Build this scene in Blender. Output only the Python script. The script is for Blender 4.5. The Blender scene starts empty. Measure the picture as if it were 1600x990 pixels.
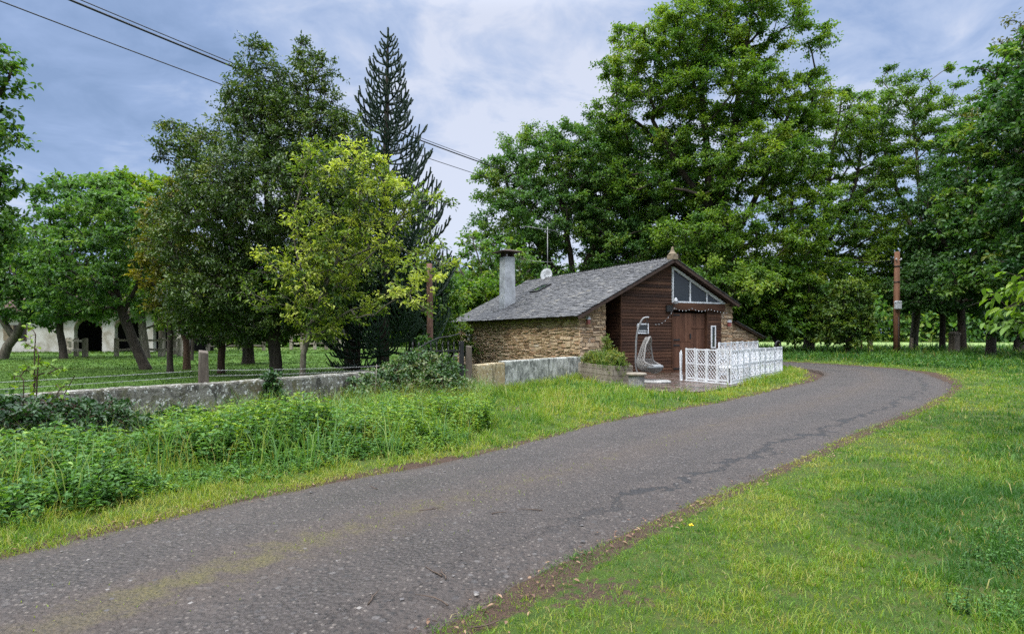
import bpy, math, random
import numpy as np
from mathutils import Vector, Matrix

# ------------------------------------------------------------------ basics
sc = bpy.context.scene
COL = sc.collection
rnd = random.Random(11)
rng = np.random.default_rng(11)
F_PX, CAM_H, Y_H = 940.0, 1.6, 522.0     # focal length and horizon row in photo pixels, eye height


def ground_at(px, py):
    Y = CAM_H * F_PX / (py - Y_H)
    return ((px - 800.0) / F_PX * Y, Y)


def at_depth(px, py, Y):
    return ((px - 800.0) / F_PX * Y, Y, CAM_H + (Y_H - py) / F_PX * Y)


def unit(a):
    a = np.asarray(a, dtype=float)
    return a / np.maximum(np.linalg.norm(a, axis=-1, keepdims=True), 1e-9)


# value noise -------------------------------------------------------------
_tab = np.random.default_rng(5).random((256, 256))


def vnoise(x, y):
    xi = np.floor(x).astype(int)
    yi = np.floor(y).astype(int)
    fx = x - xi
    fy = y - yi
    fx = fx * fx * (3 - 2 * fx)
    fy = fy * fy * (3 - 2 * fy)
    a = _tab[xi & 255, yi & 255]
    b = _tab[(xi + 1) & 255, yi & 255]
    c = _tab[xi & 255, (yi + 1) & 255]
    d = _tab[(xi + 1) & 255, (yi + 1) & 255]
    return (a * (1 - fx) + b * fx) * (1 - fy) + (c * (1 - fx) + d * fx) * fy


def fbm(x, y, o=4):
    s, a, t = 0.0, 0.5, 0.0
    for k in range(o):
        s = s + a * vnoise(x * 2 ** k + 17.3 * k, y * 2 ** k + 9.1 * k)
        t += a
        a *= 0.5
    return s / t


# object helpers ------------------------------------------------------------
def tag(o, label=None, cat=None, group=None, kind=None):
    if label:
        o['label'] = label
    if cat:
        o['category'] = cat
    if group:
        o['group'] = group
    if kind:
        o['kind'] = kind
    return o


def thing(name, label, cat, loc=(0, 0, 0), rz=0.0, group=None):
    o = bpy.data.objects.new(name, None)
    COL.objects.link(o)
    o.location = loc
    o.rotation_euler = (0, 0, rz)
    o.empty_display_size = 0.2
    return tag(o, label, cat, group)


def link(name, me, material, parent=None):
    o = bpy.data.objects.new(name, me)
    COL.objects.link(o)
    if material is not None:
        me.materials.append(material)
    if parent is not None:
        o.parent = parent
    return o


def np_mesh(name, V, quads=None, tris=None, var=None, smooth=False):
    """mesh from numpy arrays; var is one value per face (quads first)"""
    me = bpy.data.meshes.new(name)
    V = np.ascontiguousarray(V, dtype=np.float32).reshape(-1, 3)
    nq = 0 if quads is None else len(quads)
    nt = 0 if tris is None else len(tris)
    loops = []
    if nq:
        loops.append(np.asarray(quads, dtype=np.int32).ravel())
    if nt:
        loops.append(np.asarray(tris, dtype=np.int32).ravel())
    loops = np.concatenate(loops)
    tot = np.concatenate([np.full(nq, 4, np.int32), np.full(nt, 3, np.int32)])
    start = np.concatenate([[0], np.cumsum(tot)[:-1]]).astype(np.int32)
    me.vertices.add(len(V))
    me.vertices.foreach_set('co', V.ravel())
    me.loops.add(len(loops))
    me.loops.foreach_set('vertex_index', loops)
    me.polygons.add(nq + nt)
    me.polygons.foreach_set('loop_start', start)
    me.polygons.foreach_set('loop_total', tot)
    if smooth:
        me.polygons.foreach_set('use_smooth', np.ones(nq + nt, dtype=bool))
    me.update(calc_edges=True)
    if var is not None:
        at = me.attributes.new('var', 'FLOAT', 'FACE')
        at.data.foreach_set('value', np.asarray(var, dtype=np.float32))
    return me


def point_attr(me, name, vals):
    a = me.attributes.new(name, 'FLOAT', 'POINT')
    a.data.foreach_set('value', np.asarray(vals, dtype=np.float32))


class MB:
    """collects shapes; build() links them as ONE mesh object"""

    def __init__(s):
        s.v, s.f, s.a, s.sm = [], [], [], []

    def add(s, vs, fs, var=0.5, smooth=False):
        o = len(s.v)
        s.v.extend([tuple(p) for p in vs])
        for f in fs:
            s.f.append([i + o for i in f])
            s.a.append(var)
            s.sm.append(smooth)
        return s

    def hexa(s, p, var=0.5):
        return s.add(p, [(0, 3, 2, 1), (4, 5, 6, 7), (0, 1, 5, 4), (1, 2, 6, 5), (2, 3, 7, 6), (3, 0, 4, 7)], var)

    def box(s, x0, x1, y0, y1, z0, z1, var=0.5):
        return s.hexa([(x0, y0, z0), (x1, y0, z0), (x1, y1, z0), (x0, y1, z0),
                       (x0, y0, z1), (x1, y0, z1), (x1, y1, z1), (x0, y1, z1)], var)

    def obox(s, c, ax, ay, az, var=0.5):
        c, ax, ay, az = (np.array(q, float) for q in (c, ax, ay, az))
        return s.hexa([c - ax - ay - az, c + ax - ay - az, c + ax + ay - az, c - ax + ay - az,
                       c - ax - ay + az, c + ax - ay + az, c + ax + ay + az, c - ax + ay + az], var)

    def bar(s, a, b, w, t, side=(0, 0, 1), var=0.5):
        a, b = np.array(a, float), np.array(b, float)
        d = b - a
        L = np.linalg.norm(d)
        d = d / L
        n = unit(np.cross(d, side))
        m = np.cross(n, d)
        return s.obox((a + b) / 2, d * L / 2, n * w / 2, m * t / 2, var)

    def tube(s, pts, rad, n=8, var=0.5, caps=True, smooth=True):
        pts = [np.array(p, float) for p in pts]
        if not hasattr(rad, '__len__'):
            rad = [rad] * len(pts)
        vs, prev = [], None
        for i, p in enumerate(pts):
            d = unit(pts[min(i + 1, len(pts) - 1)] - pts[max(i - 1, 0)])
            if prev is None:
                a = np.cross(d, (0, 0, 1)) if abs(d[2]) < 0.9 else np.cross(d, (1, 0, 0))
            else:
                a = prev - d * np.dot(prev, d)
            a = unit(a)
            prev = a
            b = np.cross(d, a)
            for k in range(n):
                t = 2 * math.pi * k / n
                vs.append(p + (a * math.cos(t) + b * math.sin(t)) * rad[i])
        fs = []
        for i in range(len(pts) - 1):
            for k in range(n):
                k2 = (k + 1) % n
                fs.append((i * n + k, i * n + k2, (i + 1) * n + k2, (i + 1) * n + k))
        s.add(vs, fs, var, smooth)
        if caps:
            o = len(s.v) - len(vs)
            s.f.append([o + k for k in range(n)][::-1])
            s.f.append([o + (len(pts) - 1) * n + k for k in range(n)])
            s.a += [var, var]
            s.sm += [False, False]
        return s

    def lathe(s, prof, n=20, c=(0, 0, 0), var=0.5, smooth=True):
        vs = []
        for r, z in prof:
            for k in range(n):
                t = 2 * math.pi * k / n
                vs.append((c[0] + r * math.cos(t), c[1] + r * math.sin(t), c[2] + z))
        fs = [(i * n + k, i * n + (k + 1) % n, (i + 1) * n + (k + 1) % n, (i + 1) * n + k)
              for i in range(len(prof) - 1) for k in range(n)]
        fs.append(tuple(range(n))[::-1])
        fs.append(tuple((len(prof) - 1) * n + k for k in range(n)))
        return s.add(vs, fs, var, smooth)

    def prism(s, poly, y0, y1, var=0.5, m=None):
        """poly in x,z extruded along y (m maps local points)"""
        n = len(poly)
        vs = [(x, y0, z) for x, z in poly] + [(x, y1, z) for x, z in poly]
        if m:
            vs = [m(p) for p in vs]
        fs = [tuple(range(n)), tuple(range(n, 2 * n))[::-1]]
        fs += [(i, i + n, (i + 1) % n + n, (i + 1) % n) for i in range(n)]
        return s.add(vs, fs, var)

    def build(s, name, material, parent=None, bevel=0.0):
        me = bpy.data.meshes.new(name)
        me.from_pydata([tuple(map(float, p)) for p in s.v], [], s.f)
        me.polygons.foreach_set('use_smooth', np.array(s.sm, dtype=bool))
        at = me.attributes.new('var', 'FLOAT', 'FACE')
        at.data.foreach_set('value', np.array(s.a, dtype=np.float32))
        import bmesh
        bm = bmesh.new()
        bm.from_mesh(me)
        bmesh.ops.recalc_face_normals(bm, faces=bm.faces)
        bm.to_mesh(me)
        bm.free()
        o = link(name, me, material, parent)
        if bevel:
            b = o.modifiers.new('bevel', 'BEVEL')
            b.width = bevel
            b.segments = 2
            b.limit_method = 'ANGLE'
        return o


# materials -------------------------------------------------------------------
def new_mat(name):
    m = bpy.data.materials.new(name)
    m.use_nodes = True
    nt = m.node_tree
    return m, nt, nt.nodes['Principled BSDF'], nt.nodes['Material Output']


def nd(nt, t, **kw):
    n = nt.nodes.new(t)
    for k, v in kw.items():
        if k.startswith('i_'):
            n.inputs[k[2:].replace('_', ' ')].default_value = v
        else:
            setattr(n, k, v)
    return n


def ramp(nt, stops, src, interp='LINEAR'):
    r = nt.nodes.new('ShaderNodeValToRGB')
    r.color_ramp.interpolation = interp
    e = r.color_ramp.elements
    while len(e) < len(stops):
        e.new(0.5)
    for i, (p, c) in enumerate(stops):
        e[i].position = p
        e[i].color = (c[0], c[1], c[2], 1)
    nt.links.new(src, r.inputs[0])
    return r.outputs[0]


def math_n(nt, op, a, b=None, c=None, clamp=False):
    n = nt.nodes.new('ShaderNodeMath')
    n.operation = op
    n.use_clamp = clamp
    for i, q in enumerate((a, b, c)):
        if q is None:
            continue
        if isinstance(q, (int, float)):
            n.inputs[i].default_value = q
        else:
            nt.links.new(q, n.inputs[i])
    return n.outputs[0]


def mix_c(nt, fac, a, b, blend='MIX'):
    n = nt.nodes.new('ShaderNodeMix')
    n.data_type = 'RGBA'
    n.blend_type = blend
    n.clamp_factor = True
    for sock, q in ((n.inputs['Factor'], fac), (n.inputs['A'], a), (n.inputs['B'], b)):
        pass
    fi, ai, bi = n.inputs[0], n.inputs[6], n.inputs[7]
    for sock, q in ((fi, fac), (ai, a), (bi, b)):
        if isinstance(q, (int, float)):
            sock.default_value = q
        elif isinstance(q, tuple):
            sock.default_value = (q[0], q[1], q[2], 1)
        else:
            nt.links.new(q, sock)
    return n.outputs[2]


def noise_n(nt, scale, detail=4, rough=0.6, stretch=(1, 1, 1), coord='Object', rot=(0, 0, 0), dist=0.0):
    tc = nt.nodes.new('ShaderNodeTexCoord')
    mp = nt.nodes.new('ShaderNodeMapping')
    mp.inputs['Scale'].default_value = stretch
    mp.inputs['Rotation'].default_value = rot
    nt.links.new(tc.outputs[coord], mp.inputs['Vector'])
    n = nd(nt, 'ShaderNodeTexNoise', i_Scale=scale, i_Detail=detail, i_Roughness=rough, i_Distortion=dist)
    nt.links.new(mp.outputs[0], n.inputs['Vector'])
    return n.outputs[0]


def attr(nt, name):
    a = nt.nodes.new('ShaderNodeAttribute')
    a.attribute_name = name
    return a.outputs['Fac']


def bump(nt, bsdf, h, strength, dist):
    b = nt.nodes.new('ShaderNodeBump')
    b.inputs['Strength'].default_value = strength
    b.inputs['Distance'].default_value = dist
    nt.links.new(h, b.inputs['Height'])
    nt.links.new(b.outputs[0], bsdf.inputs['Normal'])


def pmat(name, stops, scale=4.0, detail=6, rough=0.8, kvar=0.0, bmp=0.3, bscale=30.0, bdist=0.01,
         stretch=(1, 1, 1), metal=0.0, fine=0.25, spec=0.4):
    """colour ramp driven by coarse noise + fine noise + the per-piece random value"""
    m, nt, b, out = new_mat(name)
    n1 = noise_n(nt, scale, detail, 0.62, stretch)
    n2 = noise_n(nt, bscale, 5, 0.7, stretch)
    kn = 1 - kvar
    x = math_n(nt, 'MULTIPLY', math_n(nt, 'SUBTRACT', n1, 0.5), 1.7 * kn)
    x = math_n(nt, 'ADD', x, math_n(nt, 'MULTIPLY', math_n(nt, 'SUBTRACT', n2, 0.5), fine * 2))
    x = math_n(nt, 'ADD', x, 0.5)
    if kvar:
        x = math_n(nt, 'ADD', x, math_n(nt, 'MULTIPLY', math_n(nt, 'SUBTRACT', attr(nt, 'var'), 0.5), kvar * 1.3))
    c = ramp(nt, stops, x)
    nt.links.new(c, b.inputs['Base Color'])
    b.inputs['Roughness'].default_value = rough
    b.inputs['Metallic'].default_value = metal
    b.inputs['Specular IOR Level'].default_value = spec
    if bmp:
        bump(nt, b, n2, bmp, bdist)
    return m


def leaf_mat(name, stops, trans=0.32, rough=0.5, spec=0.35, tint=(1.25, 1.3, 0.55)):
    m, nt, b, out = new_mat(name)
    c = ramp(nt, stops, attr(nt, 'var'))
    nt.links.new(c, b.inputs['Base Color'])
    b.inputs['Roughness'].default_value = rough
    b.inputs['Specular IOR Level'].default_value = spec
    t = nt.nodes.new('ShaderNodeBsdfTranslucent')
    nt.links.new(mix_c(nt, 1.0, c, tint, 'MULTIPLY'), t.inputs['Color'])
    mx = nt.nodes.new('ShaderNodeMixShader')
    mx.inputs[0].default_value = trans
    nt.links.new(b.outputs[0], mx.inputs[1])
    nt.links.new(t.outputs[0], mx.inputs[2])
    nt.links.new(mx.outputs[0], out.inputs['Surface'])
    return m


def glass_mat(name, col=(0.02, 0.025, 0.028), rough=0.06):
    m, nt, b, out = new_mat(name)
    b.inputs['Base Color'].default_value = (*col, 1)
    b.inputs['Roughness'].default_value = rough
    b.inputs['Specular IOR Level'].default_value = 0.38
    return m


# ------------------------------------------------------------------ materials used
M = {}
M['stone'] = pmat('rubble_stone', [(0.0, (.09, .06, .038)), (.25, (.22, .135, .072)), (.45, (.34, .24, .14)),
                                   (.6, (.44, .34, .225)), (.75, (.32, .18, .085)), (.9, (.35, .30, .235)), (1, (.52, .44, .33))],
                  scale=5, kvar=.62, bmp=.7, bscale=26, bdist=.02, rough=.9)
M['mortar'] = pmat('earth_mortar', [(0, (.13, .092, .06)), (1, (.27, .20, .135))], scale=8, rough=.95)
M['slate'] = pmat('roof_slate', [(0, (.018, .018, .019)), (.35, (.044, .044, .045)), (.62, (.078, .077, .076)), (.82, (.125, .12, .108)),
                                 (1, (.21, .185, .13))],
                  scale=1.6, kvar=.5, bmp=.5, bscale=40, rough=.55, spec=.4, fine=.4)
M['board'] = pmat('brown_boards', [(0, (.013, .007, .005)), (.35, (.036, .0165, .009)), (.62, (.064, .029, .015)), (.82, (.10, .050, .028)), (1, (.19, .13, .085))],
                  scale=1.4, kvar=.38, bmp=.4, bscale=34, stretch=(.35, 1, 2.2), rough=.75, spec=.2, fine=.42)
M['door'] = pmat('door_planks', [(0, (.038, .018, .011)), (.4, (.082, .037, .021)), (.75, (.125, .060, .035)), (1, (.20, .12, .078))],
                 scale=2.2, kvar=.3, bmp=.4, bscale=30, stretch=(3, 1, .22), rough=.7, spec=.2, fine=.4)
M['dark_wood'] = pmat('dark_wood', [(0, (.018, .010, .007)), (1, (.06, .032, .02))], scale=6, rough=.75)
M['white'] = pmat('white_paint', [(0, (.20, .21, .17)), (.30, (.40, .41, .39)), (.5, (.53, .545, .555)), (1, (.64, .65, .66))], scale=3.5, rough=.55, bmp=.05, fine=.2)
M['glass'] = glass_mat('window_glass')
M['chimney'] = pmat('chimney_render', [(0, (.15, .15, .145)), (.45, (.31, .32, .325)), (.75, (.43, .445, .45)), (1, (.34, .30, .22))],
                    scale=2.2, bmp=.3, rough=.9)
M['iron'] = pmat('dark_iron', [(0, (.010, .010, .011)), (.7, (.028, .027, .027)), (1, (.07, .045, .03))], scale=9, rough=.55, metal=.3)
M['metal'] = pmat('grey_metal', [(0, (.13, .13, .13)), (1, (.28, .28, .28))], scale=7, rough=.5, metal=.5, bmp=.05)
M['rust'] = pmat('rusty_steel', [(0, (.05, .024, .017)), (.5, (.105, .050, .034)), (.75, (.16, .08, .056)), (1, (.34, .28, .24))],
                 scale=5, rough=.8, bscale=22, stretch=(1, 1, .35))
M['rustwood'] = pmat('tarred_pole_wood', [(0, (.06, .028, .015)), (.5, (.125, .056, .028)), (1, (.19, .095, .05))], scale=3, rough=.8,
                     stretch=(2, 2, .15))
M['oldwood'] = pmat('weathered_wood', [(0, (.07, .06, .045)), (.4, (.16, .135, .10)), (.75, (.26, .23, .18)), (1, (.36, .34, .29))],
                    scale=3.5, kvar=.3, rough=.9, stretch=(1, 1, .4), bmp=.5)
M['poststone'] = pmat('mossy_post', [(0, (.025, .02, .015)), (.4, (.075, .06, .045)), (.7, (.125, .105, .08)), (1, (.28, .27, .23))],
                      scale=5, rough=.95, stretch=(2, 2, .3), bmp=.6)
M['terrace'] = None
M['bark'] = pmat('oak_bark', [(0, (.012, .009, .006)), (.5, (.032, .024, .017)), (1, (.075, .062, .045))], scale=4, rough=.95,
                 stretch=(3, 3, .5), bmp=.8, bscale=18, bdist=.03)
M['bark_red'] = pmat('brown_bark', [(0, (.018, .010, .006)), (.5, (.055, .030, .018)), (1, (.11, .072, .046))], scale=4, rough=.95,
                     stretch=(3, 3, .5), bmp=.8, bscale=18, bdist=.03)
M['bark_grey'] = pmat('lichen_bark', [(0, (.03, .025, .018)), (.5, (.09, .077, .056)), (1, (.21, .19, .15))], scale=5, rough=.95,
                      stretch=(2, 2, .6), bmp=.7, bscale=18, bdist=.02)
M['plaster'] = pmat('old_whitewash', [(0, (.10, .08, .055)), (.3, (.25, .225, .18)), (.55, (.40, .38, .345)), (1, (.49, .475, .44))],
                    scale=.8, rough=.9, bmp=.15)
M['tile'] = pmat('clay_roof_tile', [(0, (.045, .032, .025)), (1, (.12, .078, .055))], scale=3, kvar=.4, rough=.9)
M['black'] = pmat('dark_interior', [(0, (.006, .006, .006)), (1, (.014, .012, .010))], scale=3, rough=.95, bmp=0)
M['rattan'] = pmat('grey_rattan', [(0, (.10, .095, .088)), (1, (.28, .265, .245))], scale=14, rough=.6)
M['cushion'] = pmat('grey_cushion', [(0, (.10, .11, .11)), (1, (.20, .21, .215))], scale=12, rough=.95)
M['wire'] = pmat('black_cable', [(0, (.012, .012, .014)), (1, (.03, .03, .035))], scale=5, rough=.6, bmp=0)
M['barb'] = pmat('galvanised_wire', [(0, (.22, .22, .21)), (1, (.42, .42, .40))], scale=9, rough=.5, bmp=0)
M['lamp_red'] = pmat('red_lamp', [(0, (.14, .035, .03)), (1, (.24, .07, .06))], scale=9, rough=.5, bmp=0)
M['greybox'] = pmat('pale_grey_box', [(0, (.28, .29, .31)), (1, (.44, .46, .48))], scale=9, rough=.5, bmp=.05)
M['finial'] = pmat('ochre_stone', [(0, (.09, .068, .045)), (1, (.24, .19, .125))], scale=8, rough=.95)
M['concrete'] = pmat('old_concrete', [(0, (.10, .10, .095)), (.5, (.22, .215, .20)), (1, (.38, .37, .34))], scale=6, rough=.95)
M['twig'] = pmat('dead_twig', [(0, (.035, .025, .018)), (1, (.10, .07, .05))], scale=9, rough=.95, bmp=0)


def wall_mat(name, stops, streak, lich, lich_t=0.60):
    """mottled old render: coarse mottle, vertical dirt streaks, pale lichen spots"""
    m, nt, b, out = new_mat(name)
    n1 = noise_n(nt, 2.6, 8, .7, dist=.6)
    c = ramp(nt, stops, n1)
    st = noise_n(nt, 2.0, 7, .75, (1.3, 1.3, .45), dist=.8)
    k = ramp(nt, [(.50, (0, 0, 0)), (.60, (1, 1, 1))], st)
    c = mix_c(nt, math_n(nt, 'MULTIPLY', k, .85), c, streak)
    l1 = noise_n(nt, 13, 5, .75)
    k2 = ramp(nt, [(lich_t, (0, 0, 0)), (lich_t + .04, (1, 1, 1))], l1)
    c = mix_c(nt, k2, c, lich)
    l2 = noise_n(nt, 38, 4, .7)
    c = mix_c(nt, ramp(nt, [(.58, (0, 0, 0)), (.66, (.7, .7, .7))], l2), c, (.035, .032, .025))
    nt.links.new(c, b.inputs['Base Color'])
    b.inputs['Roughness'].default_value = .95
    bump(nt, b, math_n(nt, 'ADD', n1, l2), .7, .03)
    return m


M['lowwall'] = wall_mat('lichened_concrete', [(.3, (.026, .024, .016)), (.41, (.07, .065, .046)), (.50, (.18, .17, .14)), (.58, (.085, .082, .042)), (.70, (.11, .07, .045))],
                        (.022, .020, .014), (.50, .50, .45), .565)
M['whitewall'] = wall_mat('flaking_whitewash', [(.28, (.06, .062, .052)), (.42, (.16, .165, .14)), (.52, (.36, .36, .31)), (.62, (.52, .52, .47)), (.75, (.38, .35, .25))],
                          (.075, .08, .066), (.60, .60, .55), .59)
M['ochrewall'] = wall_mat('ochre_stained_render', [(.28, (.17, .12, .05)), (.45, (.32, .24, .12)), (.6, (.46, .38, .23)), (.75, (.36, .27, .13))],
                          (.13, .10, .05), (.62, .60, .50), .585)

# foliage colours (albedo .04-.12 range)
LEAF = {
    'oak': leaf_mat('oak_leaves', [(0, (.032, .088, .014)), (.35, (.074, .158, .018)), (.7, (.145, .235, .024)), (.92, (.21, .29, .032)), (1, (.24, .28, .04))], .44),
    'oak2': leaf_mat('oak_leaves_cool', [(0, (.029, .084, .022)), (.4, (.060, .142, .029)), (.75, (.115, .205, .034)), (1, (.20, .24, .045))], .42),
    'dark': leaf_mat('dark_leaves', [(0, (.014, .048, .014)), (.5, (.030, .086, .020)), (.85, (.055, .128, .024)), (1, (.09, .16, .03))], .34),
    'laurel': leaf_mat('glossy_laurel_leaves', [(0, (.020, .044, .013)), (.4, (.046, .088, .019)), (.7, (.090, .145, .027)), (.9, (.165, .215, .042)), (1, (.25, .25, .055))], .24, .42, .45),
    'lime': leaf_mat('yellow_green_leaves', [(0, (.030, .070, .015)), (.3, (.075, .135, .022)), (.6, (.17, .235, .032)), (.85, (.30, .36, .05)), (1, (.44, .48, .10))], .42),
    'mint': leaf_mat('pale_green_leaves', [(0, (.03, .088, .024)), (.4, (.066, .148, .034)), (.75, (.115, .215, .046)), (1, (.18, .27, .055))], .42),
    'bronze': leaf_mat('bronze_leaves', [(0, (.06, .08, .012)), (.5, (.165, .155, .018)), (1, (.30, .235, .025))], .35),
    'araucaria': leaf_mat('monkey_puzzle_scales', [(0, (.016, .036, .020)), (.6, (.034, .066, .034)), (1, (.062, .10, .046))], .10, .5, .4),
    'nettle': leaf_mat('nettle_leaves', [(0, (.025, .075, .016)), (.4, (.060, .150, .028)), (.75, (.11, .23, .042)), (1, (.22, .33, .07))], .34, .55, .3),
    'weed': leaf_mat('weed_leaves', [(0, (.05, .12, .015)), (.5, (.15, .255, .024)), (1, (.28, .37, .04))], .38),
    'bramble': leaf_mat('bramble_leaves', [(0, (.013, .040, .012)), (.5, (.032, .082, .022)), (.85, (.075, .145, .035)), (1, (.18, .20, .09))], .25, .45, .4),
    'grass': leaf_mat('grass_blades', [(0, (.34, .28, .12)), (.08, (.29, .28, .07)), (.2, (.26, .30, .034)), (.5, (.15, .25, .020)), (.8, (.07, .17, .016)), (1, (.032, .105, .014))], .42, .5, .35, (1.2, 1.2, .6)),
    'lawn': leaf_mat('lawn_blades', [(0, (.10, .125, .022)), (.4, (.055, .11, .012)), (1, (.03, .075, .010))], .35, .55, .25),
    'tallgrass': leaf_mat('tall_grass_blades', [(0, (.22, .27, .05)), (.4, (.11, .22, .036)), (.8, (.07, .165, .042)), (1, (.08, .18, .075))], .35, .45, .4),
    'chestnut': leaf_mat('fresh_bright_leaves', [(0, (.05, .12, .014)), (.5, (.12, .22, .022)), (1, (.24, .34, .04))], .42),
    'planter': leaf_mat('planter_leaves', [(0, (.05, .10, .02)), (.5, (.12, .17, .03)), (1, (.24, .22, .05))], .38),
}

# ------------------------------------------------------------------ camera, light, world
cam_d = bpy.data.cameras.new('camera')
cam = bpy.data.objects.new('camera', cam_d)
COL.objects.link(cam)
cam.location = (0, 0, CAM_H)
cam.rotation_euler = (math.radians(90), 0, 0)
cam_d.sensor_width = 36
cam_d.lens = 36 * F_PX / 1600
cam_d.shift_y = (Y_H - 495) / 1600
cam_d.clip_start = 0.05
cam_d.clip_end = 4000
sc.camera = cam

SUN_EL, SUN_ROT = math.radians(52), math.radians(228)
sd = bpy.data.lights.new('sun', 'SUN')
sd.energy = SUN_E = 1.5
sd.angle = math.radians(11)
sd.color = (1.0, 0.95, 0.86)
so = bpy.data.objects.new('sun', sd)
COL.objects.link(so)
sdir = Vector((math.sin(SUN_ROT) * math.cos(SUN_EL), math.cos(SUN_ROT) * math.cos(SUN_EL), math.sin(SUN_EL)))
so.rotation_euler = sdir.to_track_quat('Z', 'Y').to_euler()

w = bpy.data.worlds.new('World')
sc.world = w
w.use_nodes = True
nt = w.node_tree
bg = nt.nodes['Background']
sky = nt.nodes.new('ShaderNodeTexSky')
sky.sky_type = 'NISHITA'
sky.sun_disc = False
sky.sun_elevation = SUN_EL
sky.sun_rotation = SUN_ROT
sky.air_density = 1.0
sky.dust_density = 1.2
sky.ozone_density = 2.0
tc = nt.nodes.new('ShaderNodeTexCoord')
sx = nt.nodes.new('ShaderNodeSeparateXYZ')
nt.links.new(tc.outputs['Generated'], sx.inputs[0])
zz = math_n(nt, 'MAXIMUM', sx.outputs[2], 0.0)
den = math_n(nt, 'ADD', zz, 0.22)
cx = nt.nodes.new('ShaderNodeCombineXYZ')
nt.links.new(math_n(nt, 'DIVIDE', sx.outputs[0], den), cx.inputs[0])
nt.links.new(math_n(nt, 'DIVIDE', sx.outputs[1], den), cx.inputs[1])


def cloud(scale, detail, off, rough=.55, dist=.4):
    mp = nt.nodes.new('ShaderNodeMapping')
    mp.inputs['Location'].default_value = off
    nt.links.new(cx.outputs[0], mp.inputs[0])
    n = nd(nt, 'ShaderNodeTexNoise', i_Scale=scale, i_Detail=detail, i_Roughness=rough, i_Distortion=dist)
    nt.links.new(mp.outputs[0], n.inputs['Vector'])
    return n.outputs[0]


c1 = cloud(1.15, 6, (3.1, 1.7, 0))
c2 = cloud(4.2, 7, (8.4, 5.2, 0), .6, .5)
cl = math_n(nt, 'ADD', math_n(nt, 'MULTIPLY', c1, .60), math_n(nt, 'MULTIPLY', c2, .40))
# a brighter break in the cloud sheet, a little left of straight ahead
dv = nt.nodes.new('ShaderNodeVectorMath')
dv.operation = 'DOT_PRODUCT'
bd = unit((0.02, 1.0, 0.20))
dv.inputs[1].default_value = tuple(bd)
nt.links.new(tc.outputs['Generated'], dv.inputs[0])
mr = nd(nt, 'ShaderNodeMapRange', interpolation_type='SMOOTHSTEP')
mr.inputs['From Min'].default_value = 0.80
mr.inputs['From Max'].default_value = 1.0
mr.inputs['To Min'].default_value = 0.0
mr.inputs['To Max'].default_value = 0.15
nt.links.new(dv.outputs['Value'], mr.inputs['Value'])
cl2 = math_n(nt, 'ADD', math_n(nt, 'ADD', math_n(nt, 'MULTIPLY', math_n(nt, 'SUBTRACT', cl, .5), 1.35), .5), mr.outputs[0])
ccol = ramp(nt, [(.32, (1.6, 2.3, 3.75)), (.45, (2.1, 2.85, 4.5)), (.56, (3.1, 3.75, 5.2)), (.68, (4.7, 5.0, 5.9))], cl2)
skymix = mix_c(nt, .85, sky.outputs[0], ccol)
up = nd(nt, 'ShaderNodeMapRange', interpolation_type='SMOOTHSTEP')  # added gain: sky above the view brightened to light the ground
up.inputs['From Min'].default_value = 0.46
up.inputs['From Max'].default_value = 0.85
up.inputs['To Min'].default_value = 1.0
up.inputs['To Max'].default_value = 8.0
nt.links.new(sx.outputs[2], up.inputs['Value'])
# unseen sky behind the viewer gets an added boost as fill light
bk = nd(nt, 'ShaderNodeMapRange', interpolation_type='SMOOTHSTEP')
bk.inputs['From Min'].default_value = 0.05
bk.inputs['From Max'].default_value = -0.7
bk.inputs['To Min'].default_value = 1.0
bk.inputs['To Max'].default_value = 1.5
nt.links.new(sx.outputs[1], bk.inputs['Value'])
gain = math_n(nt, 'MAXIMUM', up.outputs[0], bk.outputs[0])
vm = nt.nodes.new('ShaderNodeVectorMath')
vm.operation = 'SCALE'
nt.links.new(skymix, vm.inputs[0])
nt.links.new(gain, vm.inputs['Scale'])
# the boosted out-of-view sky is also made whiter than the low blue-grey band
hs = nt.nodes.new('ShaderNodeHueSaturation')
hs.inputs['Saturation'].default_value = .35
nt.links.new(vm.outputs[0], hs.inputs['Color'])
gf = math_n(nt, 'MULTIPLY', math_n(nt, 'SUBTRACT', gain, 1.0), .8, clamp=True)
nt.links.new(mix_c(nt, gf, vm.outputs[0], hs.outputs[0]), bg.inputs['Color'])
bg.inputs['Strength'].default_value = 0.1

sc.view_settings.view_transform = 'Standard'
sc.view_settings.look = 'None'
sc.view_settings.gamma = 1.0
sc.view_settings.exposure = EXPOSURE = 0.72
sc.view_settings.use_curve_mapping = False
sc.render.engine = 'CYCLES'
cy = sc.cycles
cy.max_bounces = 5
cy.diffuse_bounces = 3
cy.glossy_bounces = 2
cy.transmission_bounces = 3
cy.transparent_max_bounces = 4
cy.caustics_reflective = cy.caustics_refractive = False
cy.sample_clamp_indirect = 6
cy.use_denoising = DENOISE = False
cy.denoiser = 'OPENIMAGEDENOISE'
cy.denoising_input_passes = 'RGB_ALBEDO_NORMAL'
cy.denoising_prefilter = 'FAST'
cy.use_adaptive_sampling = True
cy.adaptive_threshold = 0.01

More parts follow.
